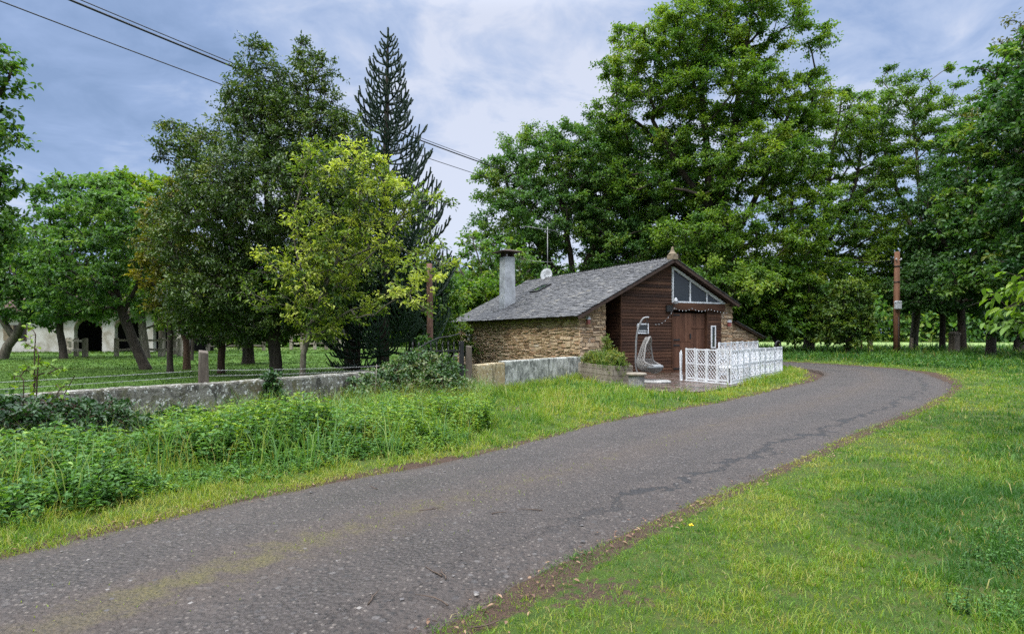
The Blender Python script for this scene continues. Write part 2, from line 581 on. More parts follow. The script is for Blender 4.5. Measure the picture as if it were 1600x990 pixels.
# ------------------------------------------------------------------ road course and ground shape
LP = [(-9, -2.5), (-5.6, 1.9), (-3.73, 4.38), (-2.93, 5.51), (-2.08, 6.51), (-.44, 8.22), (1.12, 10.5), (2.7, 12.2), (4.44, 13.9),
      (6.3, 16), (8.1, 18.1), (9.8, 20.1), (11.2, 22.1), (12.9, 25), (13.6, 28), (13.2, 31), (11.5, 34.3), (8.5, 37.5), (4, 40), (-6, 43)]
RP = [(-5.2, -2.9), (-2.0, 1.1), (-.31, 3.21), (.447, 4.2), (1.2, 5.05), (2.6, 6.5), (4.3, 8.2), (5.9, 9.9), (7.6, 11.6),
      (10, 14.2), (12.0, 16.5), (14.2, 19.5), (16, 22.8), (17.6, 26.8), (17.4, 31), (15.8, 35.2), (13, 38.6), (9, 41.5), (4, 44), (-6, 47)]


def spline(P, n=16):
    P = np.array(P, float)
    Q = np.vstack([2 * P[0] - P[1], P, 2 * P[-1] - P[-2]])
    out = []
    for i in range(1, len(Q) - 2):
        t = np.linspace(0, 1, n, endpoint=False)[:, None]
        a, b, c, d = Q[i - 1], Q[i], Q[i + 1], Q[i + 2]
        out.append(.5 * ((2 * b) + (c - a) * t + (2 * a - 5 * b + 4 * c - d) * t ** 2 + (3 * b - a - 3 * c + d) * t ** 3))
    out.append(P[-1:])
    return np.vstack(out)


LS, RS = spline(LP), spline(RP)
MS = (LS + RS) / 2
HW = np.linalg.norm(LS - RS, axis=1) / 2
NRM = unit(RS - LS)


def road_d(x, y):
    """distance outside the road edge (negative on the road) and the side (-1 left, +1 right)"""
    x, y = np.atleast_1d(np.asarray(x, float)), np.atleast_1d(np.asarray(y, float))
    d = np.empty_like(x)
    s = np.empty_like(x)
    for i in range(0, len(x), 20000):
        X, Y = x[i:i + 20000, None], y[i:i + 20000, None]
        q = (X - MS[None, :, 0]) ** 2 + (Y - MS[None, :, 1]) ** 2
        k = q.argmin(1)
        dist = np.sqrt(q[np.arange(len(k)), k])
        lat = (X[:, 0] - MS[k, 0]) * NRM[k, 0] + (Y[:, 0] - MS[k, 1]) * NRM[k, 1]
        d[i:i + 20000] = dist - HW[k]
        s[i:i + 20000] = np.sign(lat)
    return d, s


def sstep(a, b, x):
    t = np.clip((x - a) / (b - a), 0, 1)
    return t * t * (3 - 2 * t)


WALL_Y = [-4, 2.0, 6.3, 8.46, 10.4, 14.6, 15.75, 22.1, 32.5, 60]
WALL_X = [-20, -14, -9.5, -7.2, -5.3, -2.45, -1.12, 2.47, -2.9, -2.9]


def wall_x(y):
    return np.interp(y, WALL_Y, WALL_X)


def gz_all(x, y):
    d, s = road_d(x, y)
    x, y = np.atleast_1d(x), np.atleast_1d(y)
    z = -.12 + .12 * sstep(-.55, -.14, d) + .012 * (fbm(x * 2.6 + 9, y * 2.6, 3) - .5) * sstep(-.5, -.2, d) + .035 * sstep(0, .6, d)
    z = z + sstep(.1, 1.5, d) * (.05 * (fbm(x * .35 + 40, y * .35 + 40, 3) - .5) + .03 * (fbm(x * 1.6, y * 1.6, 2) - .5))
    # right-hand verge climbs gently into the trees
    z = z + np.where(s > 0, .10 * sstep(1.0, 6, d), 0) * sstep(60, 40, y)
    return z, d, s


def gz(x, y):
    return float(gz_all([x], [y])[0][0])


C0 = np.array([2.47, 22.1])
UX = np.array([.887, .462])
VX = np.array([-.462, .887])


def hw(s, t):
    p = C0 + UX * s + VX * t
    return float(p[0]), float(p[1])


HOUSE_POLY = [hw(-.1, -.1), hw(9.5, -.1), hw(9.5, 11.8), hw(-.1, 11.8)]
PATIO = [(3.3, 17.4), (3.7, 16.3), (4.6, 15.9), (5.3, 16.2), (6.9, 18.2), (10.9, 24.0), hw(9.0, -.06), hw(.9, -.06), (3.0, 21.0)]


def in_poly(x, y, P):
    ins = np.zeros(len(x), bool)
    j = len(P) - 1
    for i in range(len(P)):
        xi, yi = P[i]
        xj, yj = P[j]
        c = ((yi > y) != (yj > y)) & (x < (xj - xi) * (y - yi) / (yj - yi + 1e-12) + xi)
        ins ^= c
        j = i
    return ins


# ground: one sheet, fine near the camera, reaching the horizon
def axis_pts(fine0, fine1, step, far):
    a = list(np.arange(fine0, fine1, step))
    v, s = fine1, step
    hi = []
    while v < far:
        hi.append(v)
        s *= 1.16
        v += s
    v, s = fine0 - step, step
    lo = []
    while v > -far:
        lo.append(v)
        s *= 1.16
        v -= s
    return np.array(lo[::-1] + a + hi + [far])


gx = axis_pts(-12, 20, .16, 1500)
gy = axis_pts(0, 30, .16, 1500)
GX, GY = np.meshgrid(gx, gy)
X, Y = GX.ravel(), GY.ravel()
Z, D, S = gz_all(X, Y)
nx, ny = len(gx), len(gy)
idx = np.arange(nx * ny).reshape(ny, nx)
quads = np.stack([idx[:-1, :-1], idx[:-1, 1:], idx[1:, 1:], idx[1:, :-1]], -1).reshape(-1, 4)
me = np_mesh('ground', np.stack([X, Y, Z], -1), quads, smooth=True)
lawn = sstep(.0, .4, wall_x(Y) - X) * sstep(75, 55, Y)
field = np.maximum(sstep(56, 64, Y), sstep(40, 70, np.abs(X)))
dirt = np.exp(-np.maximum(D + .03, 0) / .08)
dirt = np.maximum(dirt, .9 * np.exp(-(((X - .0) / .35) ** 2 + ((Y - 12.6) / .7) ** 2)))
dirt = np.maximum(dirt, .62 * np.exp(-(((X - .5) / .6) ** 2 + ((Y - 3.7) / .35) ** 2)))
dirt = np.maximum(dirt, .55 * np.exp(-(((X + 7.2) / 2.2) ** 2 + ((Y - 24.0) / .9) ** 2)))
point_attr(me, 'lawn', lawn)
point_attr(me, 'field', field)
point_attr(me, 'dirt', dirt)
m, nt, b, out = new_mat('soil_and_turf')
n1 = noise_n(nt, .55, 5, .6)
n2 = noise_n(nt, 9, 6, .7)
n3 = noise_n(nt, 60, 4, .7)
turf = ramp(nt, [(.3, (.026, .050, .008)), (.5, (.045, .075, .011)), (.62, (.062, .068, .018)), (.75, (.048, .038, .02))], n2)
lawnc = ramp(nt, [(.3, (.030, .072, .009)), (.45, (.046, .098, .011)), (.6, (.066, .122, .014)), (.75, (.088, .112, .025))],
             math_n(nt, 'ADD', math_n(nt, 'MULTIPLY', n1, .5), math_n(nt, 'ADD', math_n(nt, 'MULTIPLY', n2, .25), math_n(nt, 'MULTIPLY', n3, .25))))
fieldc = ramp(nt, [(.35, (.12, .19, .055)), (.5, (.17, .24, .075)), (.65, (.23, .27, .10))], math_n(nt, 'ADD', math_n(nt, 'MULTIPLY', n1, .6), math_n(nt, 'MULTIPLY', n2, .4)))
soil = ramp(nt, [(.3, (.026, .018, .013)), (.5, (.056, .036, .025)), (.68, (.095, .058, .038)), (.8, (.15, .11, .065))], n3)
c = mix_c(nt, attr(nt, 'lawn'), turf, lawnc)
c = mix_c(nt, attr(nt, 'field'), c, fieldc)
dk = math_n(nt, 'ADD', attr(nt, 'dirt'), math_n(nt, 'MULTIPLY', math_n(nt, 'SUBTRACT', n2, .5), 1.2))
c = mix_c(nt, ramp(nt, [(.42, (0, 0, 0)), (.56, (1, 1, 1))], dk), c, soil)
nt.links.new(c, b.inputs['Base Color'])
b.inputs['Roughness'].default_value = .95
b.inputs['Specular IOR Level'].default_value = .2
bump(nt, b, math_n(nt, 'ADD', n3, n2), .8, .03)
tag(link('ground', me, m), 'grassy ground with soil along the lane edge and a mown lawn beyond the wall', None, None, 'structure')

# road: a ribbon with ragged edges, crown and its own across/along coordinates
NA, k = 24, 3
LS3, RS3 = spline(LP, 60), spline(RP, 60)
nL = len(LS3)
al = np.concatenate([[0], np.cumsum(np.linalg.norm(np.diff((LS3 + RS3) / 2, axis=0), axis=1))])
jl = (fbm(al * 1.1, al * 0 + 3.3, 5) - .5) * .30 + .04
jr = (fbm(al * 1.0, al * 0 + 9.3, 5) - .5) * .40 + .03
ac = np.concatenate([[-1], np.linspace(-.988, .988, NA - 1), [1]])
P = []
for i in range(NA + 1):
    t = (ac[i] + 1) / 2
    q = LS3 * (1 - t) + RS3 * t
    e = unit(RS3 - LS3)
    q = q + e * (jl * max(0, 1 - t * 6) + jr * max(0, 1 - (1 - t) * 6))[:, None]
    zc = (-.11 if abs(ac[i]) == 1 else 0) + .012 - .026 * ac[i] ** 4 + .012 * (fbm(q[:, 0] * .6, q[:, 1] * .6, 2) - .5)
    P.append(np.column_stack([q, zc + .004]))
P = np.array(P)
idx = np.arange((NA + 1) * nL).reshape(NA + 1, nL)
quads = np.stack([idx[:-1, :-1], idx[1:, :-1], idx[1:, 1:], idx[:-1, 1:]], -1).reshape(-1, 4)
me = np_mesh('road', P.reshape(-1, 3), quads, smooth=True)
point_attr(me, 'across', np.repeat(ac, nL))
point_attr(me, 'along', np.tile(al, NA + 1))
m, nt, b, out = new_mat('worn_asphalt')
across, along = attr(nt, 'across'), attr(nt, 'along')
tc = nt.nodes.new('ShaderNodeTexCoord')


def vor(scale, feature='F1', rnd_=1.0):
    v = nd(nt, 'ShaderNodeTexVoronoi', feature=feature, i_Scale=scale, i_Randomness=rnd_)
    nt.links.new(tc.outputs['Object'], v.inputs['Vector'])
    return v


nl = noise_n(nt, .7, 5, .65)
nm = noise_n(nt, 5, 6, .7)
nf = noise_n(nt, 90, 3, .6)
base = ramp(nt, [(.3, (.022, .0168, .0138)), (.5, (.041, .0315, .0258)), (.7, (.067, .052, .043))],
            math_n(nt, 'ADD', math_n(nt, 'MULTIPLY', nl, .5), math_n(nt, 'MULTIPLY', nm, .5)))
v1 = vor(30)
v2 = vor(13)
stone_c = mix_c(nt, .9, (.10, .095, .093), v1.outputs['Color'], 'MIX')
bw = nt.nodes.new('ShaderNodeRGBToBW')
nt.links.new(v1.outputs['Color'], bw.inputs[0])
sc1 = ramp(nt, [(.25, (.010, .0085, .0075)), (.5, (.034, .0275, .023)), (.68, (.068, .056, .047)), (.8, (.14, .118, .098))], bw.outputs[0])
m1 = ramp(nt, [(.012, (1, 1, 1)), (.022, (0, 0, 0))], v1.outputs['Distance'])
c = mix_c(nt, math_n(nt, 'MULTIPLY', ramp(nt, [(.24, (1, 1, 1)), (.46, (0, 0, 0))], v1.outputs['Distance']), .92), base, sc1)
bw2 = nt.nodes.new('ShaderNodeRGBToBW')
nt.links.new(v2.outputs['Color'], bw2.inputs[0])
sc2 = ramp(nt, [(.3, (.022, .020, .020)), (.6, (.052, .047, .045)), (.75, (.11, .10, .092))], bw2.outputs[0])
pick = ramp(nt, [(.44, (0, 0, 0)), (.47, (1, 1, 1))], math_n(nt, 'ADD', bw2.outputs[0], math_n(nt, 'MULTIPLY', math_n(nt, 'SUBTRACT', nm, .5), .3)))
c = mix_c(nt, math_n(nt, 'MULTIPLY', ramp(nt, [(.24, (1, 1, 1)), (.34, (0, 0, 0))], v2.outputs['Distance']), math_n(nt, 'MULTIPLY', math_n(nt, 'MULTIPLY', pick, ramp(nt, [(.44, (.12, .12, .12)), (.58, (1, 1, 1))], noise_n(nt, 1.7, 4, .6))), .8)), c, sc2)
# wheel tracks: worn smoother and darker than the crown and the edges
trk = math_n(nt, 'SUBTRACT', 1.0, math_n(nt, 'MULTIPLY', math_n(nt, 'ABSOLUTE', math_n(nt, 'SUBTRACT', math_n(nt, 'ABSOLUTE', math_n(nt, 'ADD', across, .04)), .47)), 4.2), clamp=True)
trk = math_n(nt, 'MULTIPLY', trk, math_n(nt, 'ADD', .25, nm), clamp=True)
c = mix_c(nt, math_n(nt, 'MULTIPLY', trk, .55), c, (.029, .0235, .021))
# moss and soil gathered on the crown between the wheel tracks, strongest near the camera end
cen = math_n(nt, 'SUBTRACT', 1.0, math_n(nt, 'MULTIPLY', math_n(nt, 'ABSOLUTE', math_n(nt, 'ADD', across, math_n(nt, 'ADD', -.16, math_n(nt, 'MULTIPLY', nl, .40)))), 2.9), clamp=True)
fade = nd(nt, 'ShaderNodeMapRange', interpolation_type='SMOOTHSTEP')
for q, val in (('From Min', 7.0), ('From Max', 13.0), ('To Min', 1.0), ('To Max', .55)):
    fade.inputs[q].default_value = val
nt.links.new(along, fade.inputs['Value'])
mo = math_n(nt, 'MULTIPLY', cen, fade.outputs[0])
brown = ramp(nt, [(.35, (.034, .024, .018)), (.6, (.066, .046, .032))], nf)
c = mix_c(nt, math_n(nt, 'MULTIPLY', ramp(nt, [(.25, (0, 0, 0)), (.75, (1, 1, 1))], math_n(nt, 'ADD', math_n(nt, 'MULTIPLY', mo, .8), math_n(nt, 'MULTIPLY', nm, .3))), .8), c, brown)
mossm = ramp(nt, [(.60, (0, 0, 0)), (.76, (1, 1, 1))], math_n(nt, 'ADD', math_n(nt, 'MULTIPLY', mo, .42), math_n(nt, 'MULTIPLY', nm, .72)))
mossc = ramp(nt, [(.35, (.036, .032, .010)), (.65, (.105, .085, .022))], nf)
mossm = math_n(nt, 'MULTIPLY', mossm, ramp(nt, [(.40, (.25, .25, .25)), (.56, (1, 1, 1))], nl))
c = mix_c(nt, math_n(nt, 'MULTIPLY', mossm, .88), c, mossc)
# red-brown litter gathered along both edges
ed = math_n(nt, 'ADD', math_n(nt, 'ABSOLUTE', across), math_n(nt, 'MULTIPLY', math_n(nt, 'SUBTRACT', nm, .5), .30))
litter = ramp(nt, [(.3, (.024, .017, .012)), (.55, (.052, .034, .023)), (.75, (.10, .068, .045))], nf)
c = mix_c(nt, math_n(nt, 'MULTIPLY', ramp(nt, [(.84, (0, 0, 0)), (.97, (1, 1, 1))], ed), .9), c, litter)
# broken, patched line along the outer third of the bend side
wob = nd(nt, 'ShaderNodeTexNoise', i_Scale=1.3, i_Detail=7.0, i_Roughness=.66)
nt.links.new(tc.outputs['Object'], wob.inputs['Vector'])
cr = math_n(nt, 'ABSOLUTE', math_n(nt, 'SUBTRACT', across, math_n(nt, 'ADD', .30, math_n(nt, 'MULTIPLY', wob.outputs[0], .72))))
cr = math_n(nt, 'ADD', cr, math_n(nt, 'MULTIPLY', math_n(nt, 'SUBTRACT', nm, .42), .14))
crm = ramp(nt, [(.0, (1, 1, 1)), (.026, (1, 1, 1)), (.042, (0, 0, 0))], cr)
far_m = nd(nt, 'ShaderNodeMapRange')
for q, val in (('From Min', 9.5), ('From Max', 12.0)):
    far_m.inputs[q].default_value = val
nt.links.new(along, far_m.inputs['Value'])
c = mix_c(nt, math_n(nt, 'MULTIPLY', math_n(nt, 'MULTIPLY', crm, far_m.outputs[0]), .94), c, (.011, .0105, .011))
nt.links.new(c, b.inputs['Base Color'])
rr = math_n(nt, 'SUBTRACT', math_n(nt, 'ADD', .44, math_n(nt, 'MULTIPLY', nl, .42)), math_n(nt, 'MULTIPLY', trk, .16))
nt.links.new(rr, b.inputs['Roughness'])
b.inputs['Specular IOR Level'].default_value = .45
hgt = math_n(nt, 'ADD', math_n(nt, 'MULTIPLY', v1.outputs['Distance'], -1.2), math_n(nt, 'ADD', math_n(nt, 'MULTIPLY', nf, .5), math_n(nt, 'MULTIPLY', v2.outputs['Distance'], -.5)))
hgt = math_n(nt, 'SUBTRACT', hgt, math_n(nt, 'MULTIPLY', crm, .6))
bump(nt, b, hgt, .9, .028)
tag(link('road', me, m), 'narrow worn asphalt lane curving past the stone barn', None, None, 'structure')

# terrace in front of the barn doors: wet dark slabs
m, nt, b, out = new_mat('wet_slabs')
tc = nt.nodes.new('ShaderNodeTexCoord')
v = nd(nt, 'ShaderNodeTexVoronoi', feature='DISTANCE_TO_EDGE', i_Scale=1.7)
v0 = nd(nt, 'ShaderNodeTexVoronoi', i_Scale=1.7)
nt.links.new(tc.outputs['Object'], v.inputs['Vector'])
nt.links.new(tc.outputs['Object'], v0.inputs['Vector'])
n1 = noise_n(nt, 5, 6, .7)
bw = nt.nodes.new('ShaderNodeRGBToBW')
nt.links.new(v0.outputs['Color'], bw.inputs[0])
c = ramp(nt, [(.25, (.035, .022, .017)), (.5, (.075, .048, .036)), (.75, (.13, .10, .085))], math_n(nt, 'ADD', math_n(nt, 'MULTIPLY', n1, .6), math_n(nt, 'MULTIPLY', bw.outputs[0], .4)))
jm = ramp(nt, [(.02, (1, 1, 1)), (.05, (0, 0, 0))], v.outputs['Distance'])
c = mix_c(nt, jm, c, (.028, .026, .014))
nt.links.new(c, b.inputs['Base Color'])
nt.links.new(ramp(nt, [(.40, (.10, .10, .10)), (.6, (.5, .5, .5))], n1), b.inputs['Roughness'])
bump(nt, b, math_n(nt, 'SUBTRACT', n1, jm), .4, .02)
mb = MB()
n = len(PATIO)
mb.add([(x, y, -.12) for x, y in PATIO] + [(x, y, .075) for x, y in PATIO],
       [tuple(range(n, 2 * n))] + [(i, (i + 1) % n, (i + 1) % n + n, i + n) for i in range(n)])
tag(mb.build('terrace', m), 'wet dark slab terrace in front of the barn door', None, None, 'structure')


# ------------------------------------------------------------------ blades
def blades(name, x, y, z, h, wd, var, lean, material, label, cat='grass', seed=1, lean_dir=None):
    r = np.random.default_rng(seed)
    n = len(x)
    a = r.random(n) * 2 * np.pi
    la = r.random(n) * 2 * np.pi if lean_dir is None else lean_dir
    dx, dy = np.cos(a) * wd / 2, np.sin(a) * wd / 2
    lx, ly = np.cos(la) * lean * h, np.sin(la) * lean * h
    z = z - .01
    V = np.empty((n, 5, 3), np.float32)
    V[:, 0] = np.stack([x - dx, y - dy, z], -1)
    V[:, 1] = np.stack([x + dx, y + dy, z], -1)
    V[:, 2] = np.stack([x + dx * .75 + lx * .35, y + dy * .75 + ly * .35, z + h * .58], -1)
    V[:, 3] = np.stack([x - dx * .75 + lx * .35, y - dy * .75 + ly * .35, z + h * .58], -1)
    V[:, 4] = np.stack([x + lx, y + ly, z + h * np.clip(1 - .35 * lean ** 2, .3, 1)], -1)
    o = np.arange(n)[:, None] * 5
    me = np_mesh(name, V.reshape(-1, 3), o + np.array([0, 1, 2, 3]), o + np.array([3, 2, 4]), np.concatenate([var, var]))
    return tag(link(name, me, material), label, cat, None, 'stuff')


def frustum_pts(r, y0, y1, dens, xl=-1.15, xr=1.5):
    A = (xr - xl) * (y1 ** 2 - y0 ** 2) / 2
    n = int(A * dens)
    y = np.sqrt(r.random(n) * (y1 ** 2 - y0 ** 2) + y0 ** 2)
    t = xl + (xr - xl) * r.random(n)
    k = ((t > -.93) & (t < .95)) | (r.random(n) < .55)      # thinner where only a step aside would show it
    return (t * y)[k], y[k]


r = np.random.default_rng(21)
gxs, gys, ghs, gws, gvs, gls, gds = [], [], [], [], [], [], []
lx_, ly_, lh_, lw_, lv_ = [], [], [], [], []
for y0, y1, dens, wd, hh in ((1.7, 2.3, 5000, .0045, .085), (2.3, 4.5, 8500, .0042, .085), (4.5, 7, 5000, .0050, .095), (7, 11, 2000, .0075, .11), (11, 17, 650, .012, .13),
                             (17, 27, 260, .019, .15), (27, 44, 90, .033, .19), (44, 66, 32, .06, .28)):
    NB = 10
    tx, ty = frustum_pts(r, y0, y1, dens / NB)
    tr_ = (.016 + .0030 * y0) * (.5 + 1.1 * r.random(len(tx)))
    th_ = np.clip(np.exp(r.normal(0, .42, len(tx))), .35, 2.4)
    tv_ = r.normal(0, .20, len(tx))
    x = np.repeat(tx, NB) + r.normal(0, 1, len(tx) * NB) * np.repeat(tr_, NB)
    y = np.repeat(ty, NB) + r.normal(0, 1, len(tx) * NB) * np.repeat(tr_, NB)
    ld = np.arctan2(y - np.repeat(ty, NB), x - np.repeat(tx, NB)) + r.normal(0, .5, len(x))
    th_, tv_ = np.repeat(th_, NB), np.repeat(tv_, NB)
    stray = r.random(len(x)) < .22
    x = np.where(stray, x + r.normal(0, .12, len(x)), x)
    y = np.where(stray, y + r.normal(0, .12, len(x)), y)
    lawnm = x < wall_x(y) - .02
    keep = ~in_poly(x, y, HOUSE_POLY) & ~in_poly(x, y, PATIO) & (y > 1.5)
    d, s = road_d(x, y)
    # blades creep over the ragged edge, thinning on the litter strip
    pk = sstep(-.32, -.06, d + (fbm(x * 2.6, y * 2.6, 4) - .5) * .55)
    for (qx, qy, ra, rb) in ((0, 12.6, .35, .7), (.5, 3.7, .6, .35)):
        pk = pk * (1 - .85 * np.exp(-(((x - qx) / ra) ** 2 + ((y - qy) / rb) ** 2)))
    g = keep & ~lawnm & (r.random(len(x)) < pk)
    patch = fbm(x * .9 + 5, y * .9, 3)
    tuft = fbm(x * 3.1, y * 3.1 + 7, 3)
    g &= r.random(len(x)) < np.clip(.62 + 2.0 * (tuft - .33), .45, 1)
    xg, yg, dg, sg, pg, tg = x[g], y[g], d[g], s[g], patch[g], tuft[g]
    n = len(xg)
    near = np.exp(-np.maximum(dg, 0) / .5)
    h = hh * (.55 + .7 * r.random(n)) * th_[g] * (.55 + .9 * tg) * (1 - .5 * near)
    # ranker growth under the trees on the right and along the barn side
    h = h * np.where(sg > 0, .52 + .85 * sstep(1.0, 4.5, dg), .95)
    h = h * np.where((sg < 0) & (dg > 1.0) & (yg < 22), 1.25, 1)
    gxs.append(xg); gys.append(yg); ghs.append(h); gds.append(ld[g])
    gws.append(wd * (.7 + .6 * r.random(n)) * np.where(r.random(n) < .06, 1.8, 1))
    fine_ = fbm(xg * 4.3 + 31, yg * 4.3, 3)
    yel = .66 - .26 * near + (pg - .5) * .9 + (fine_ - .5) * .5 + tv_[g] + (r.random(n) - .5) * .25 + np.where(sg > 0, .34 * sstep(.6, 3.0, dg), -.06)
    straw = r.random(n) < (.025 + .12 * sstep(.50, .68, 1 - fine_) * np.where(sg > 0, 1 - .8 * sstep(1.2, 3.5, dg), .4))
    gvs.append(np.where(straw, r.random(n) * .12, np.clip(yel, .10, 1)))
    gls.append(.30 + .85 * r.random(n))
    if y1 > 8 and y0 < 60:
        q = keep & lawnm & (r.random(len(x)) < .55) & (x > -.92 * y)
        xl_, yl_ = x[q], y[q]
        n = len(xl_)
        lx_.append(xl_); ly_.append(yl_)
        lh_.append(hh * .38 * (.5 + r.random(n)))
        lw_.append(wd * 1.0 * (.7 + .6 * r.random(n)))
        lv_.append(np.clip(.5 + (fbm(xl_ * .5, yl_ * .5, 3) - .5) * 1.3 + (r.random(n) - .5) * .5, 0, 1))
cat_ = np.concatenate
x, y = cat_(gxs), cat_(gys)
blades('verge_grass', x, y, gz_all(x, y)[0], cat_(ghs), cat_(gws), cat_(gvs), cat_(gls), LEAF['grass'],
       'uneven green and straw coloured grass along both sides of the lane', lean_dir=cat_(gds))
x, y = cat_(lx_), cat_(ly_)
blades('lawn_grass', x, y, gz_all(x, y)[0], cat_(lh_), cat_(lw_), cat_(lv_), .3 + .6 * r.random(len(x)), LEAF['lawn'],
       'short mown lawn grass under the garden trees')
# moss tufts and grass growing through the crown of the road
n = 2600
k = r.integers(0, nL, n)
al_k = al[k]
sel = (al_k > 3.0) & (al_k < 16)
k = k[sel]
off = -.04 + r.normal(0, .16, len(k))
p = (LS3[k] + RS3[k]) / 2 + (RS3[k] - LS3[k]) / 2 * off[:, None]
q = fbm(p[:, 0] * 2.5, p[:, 1] * 2.5, 3) > .50
p = p[q]
blades('road_moss', p[:, 0], p[:, 1], np.full(len(p), .015), .012 + .03 * r.random(len(p)), np.full(len(p), .006),
       np.clip(.22 + .2 * r.random(len(p)), 0, 1), .4 + .8 * r.random(len(p)), LEAF['grass'],
       'sparse mossy grass growing along the crown of the lane', 'moss')

# ------------------------------------------------------------------ the stone barn
RZ = math.atan2(UX[1], UX[0])
barn = thing('stone_barn', 'ochre rubble stone barn with slate roof and brown boarded gable front', 'barn', (C0[0], C0[1], 0), RZ)
SL, SR = .508, .482
EAVE, RID_S, RID_Z = 2.42, 4.29, 4.60


def roof_z(s):
    return EAVE + SL * s if s < RID_S else RID_Z - SR * (s - RID_S)


def stonework(mb, x0, x1, z0, topf, place, seed, mean=.115):
    """rows of split stones; place(x, out, z) -> point"""
    r = random.Random(seed)
    z = z0
    row = 0
    while True:
        h = r.uniform(.05, .15) * mean / .1
        if z > max(topf(x0), topf(x1), topf((x0 + x1) / 2)) + .02:
            break
        x = x0 - r.uniform(0, .15)
        while x < x1:
            wd = r.uniform(.13, .50) * (1.7 if r.random() < .08 else 1)
            xa, xb = max(x, x0), min(x + wd, x1)
            x += wd
            if xb - xa < .03:
                continue
            xm = (xa + xb) / 2
            wv = .035 * math.sin(xm * 2.1 + row * .35) + .03 * math.sin(xm * 5.3 + seed)
            za, zb = z + wv, z + wv + h
            if r.random() < .10:
                zb += h * r.uniform(.2, .7)
            t = topf(xm)
            if za > t - .02:
                continue
            zb = min(zb, t)
            g = .006
            p0 = -.02
            p1 = r.uniform(.010, .052)
            j = lambda k=.012: r.uniform(-k, k)
            tilt = r.uniform(-.03, .03)
            xa, xb, za, zb = xa + g, xb - g, za + g, zb - g
            if xb - xa < .02 or zb - za < .015:
                continue
            e = min(.022, (xb - xa) * .3, (zb - za) * .3)
            B = [(xa + j(), p0, za + j()), (xb + j(), p0, za + j() + tilt), (xb + j(), p0, zb + j() + tilt), (xa + j(), p0, zb + j())]
            Fq = [(xa + e + j(), p1 + j(), za + e + j()), (xb - e + j(), p1 + j(), za + e + j() + tilt),
                  (xb - e + j(), p1 + j(), zb - e + j() + tilt), (xa + e + j(), p1 + j(), zb - e + j())]
            var = min(1, max(0, r.gauss(.52, .22)))
            mb.add([place(*q) for q in B + Fq], [(4, 5, 6, 7), (0, 1, 5, 4), (1, 2, 6, 5), (2, 3, 7, 6), (3, 0, 4, 7)], var)
        z += h
        row += 1


TH = .50                                     # wall thickness
# side wall (mortar core + stones)
core = MB()
core.box(.02, TH, .02, 11.68, -.15, EAVE - .06)
core.build('side_wall', M['mortar'], barn)
mb = MB()
stonework(mb, 0, 11.7, -.12, lambda x: EAVE - .04, lambda x, o, z: (.02 - o, x, z), 5)
mb.build('side_stones', M['stone'], barn)
# left front pier
mb = MB()
mb.prism([(.025, -.15), (1.20, -.15), (1.20, roof_z(1.2) - .09), (.025, EAVE - .09)], .022, TH)
mb.build('front_pier', M['mortar'], barn)
mb = MB()
stonework(mb, 0, 1.21, -.12, lambda x: roof_z(x) - .10, lambda x, o, z: (x, .02 - o, z), 9, .13)
for k in range(14):                          # squared corner blocks
    pass
mb.build('pier_stones', M['stone'], barn)
# right pier and lean-to
mb = MB()
mb.prism([(7.19, -.15), (7.84, -.15), (7.84, roof_z(7.84) - .14), (7.19, roof_z(7.19) - .14)], .022, TH)
mb.build('front_pier', M['mortar'], barn)
mb = MB()
stonework(mb, 7.17, 7.87, -.12, lambda x: roof_z(x) - .14, lambda x, o, z: (x, .02 - o, z), 12, .10)
mb.build('pier_stones', M['stone'], barn)


def lean_z(s):
    return 2.16 - .40 * (s - 7.87)


mb = MB()
mb.prism([(7.86, -.15), (9.42, -.15), (9.42, lean_z(9.42) - .08), (7.86, lean_z(7.86) - .08)], .045, TH)
mb.box(9.0, 9.42, TH + .002, 6.0, -.15, lean_z(9.42) - .08)
mb.build('lean_to_wall', M['mortar'], barn)
mb = MB()
stonework(mb, 7.875, 9.43, -.12, lambda x: lean_z(x) - .09, lambda x, o, z: (x, .04 - o, z), 15, .09)
mb.build('lean_to_stones', M['stone'], barn)
# back and right walls (plain, out of sight from the lane)
mb = MB()
mb.box(7.40, 7.84, TH + .004, 11.2, -.15, roof_z(7.84) - .14)
mb.prism([(TH + .004, -.15), (7.395, -.15), (7.395, roof_z(7.4) - .14), (RID_S, RID_Z - .16), (TH + .004, roof_z(.5) - .12)], 11.2, 11.68)
mb.build('rear_wall', M['mortar'], barn)
# dark interior: floor and inner screen so the open doors and glass look into a room
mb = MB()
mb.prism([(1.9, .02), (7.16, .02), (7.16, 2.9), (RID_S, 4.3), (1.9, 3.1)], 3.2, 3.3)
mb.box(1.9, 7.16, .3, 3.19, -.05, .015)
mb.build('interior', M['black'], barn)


# boards: horizontal lap boards clipped under the roof slope
def boards(mb, s0, s1, z0, z1, y, seed, exp_=.125, left=None, right=None):
    r = random.Random(seed)
    z = z0
    while z < z1 - .02:
        h = min(exp_, z1 - z)
        a, b = s0, s1
        zt = z + h
        if left:
            a = max(a, left(zt))
        if right:
            b = min(b, right(zt))
        if b - a > .05:
            cuts = [a]
            while cuts[-1] + 2.6 < b and r.random() < .6:
                cuts.append(cuts[-1] + r.uniform(1.2, 2.6))
            cuts = [q for q in cuts if q < b - .3] + [b]
            for q0, q1 in zip(cuts[:-1], cuts[1:]):
                v = min(1, max(0, r.gauss(.5, .22)))
                d = r.uniform(-.003, .003)
                mb.hexa([(q0, y - .028 + d, z + .004), (q1 - .003, y - .028 + d, z + .004), (q1 - .003, y + .012, z + .004), (q0, y + .012, z + .004),
                         (q0, y - .008 + d, zt), (q1 - .003, y - .008 + d, zt), (q1 - .003, y + .012, zt), (q0, y + .012, zt)], v)
        z = zt


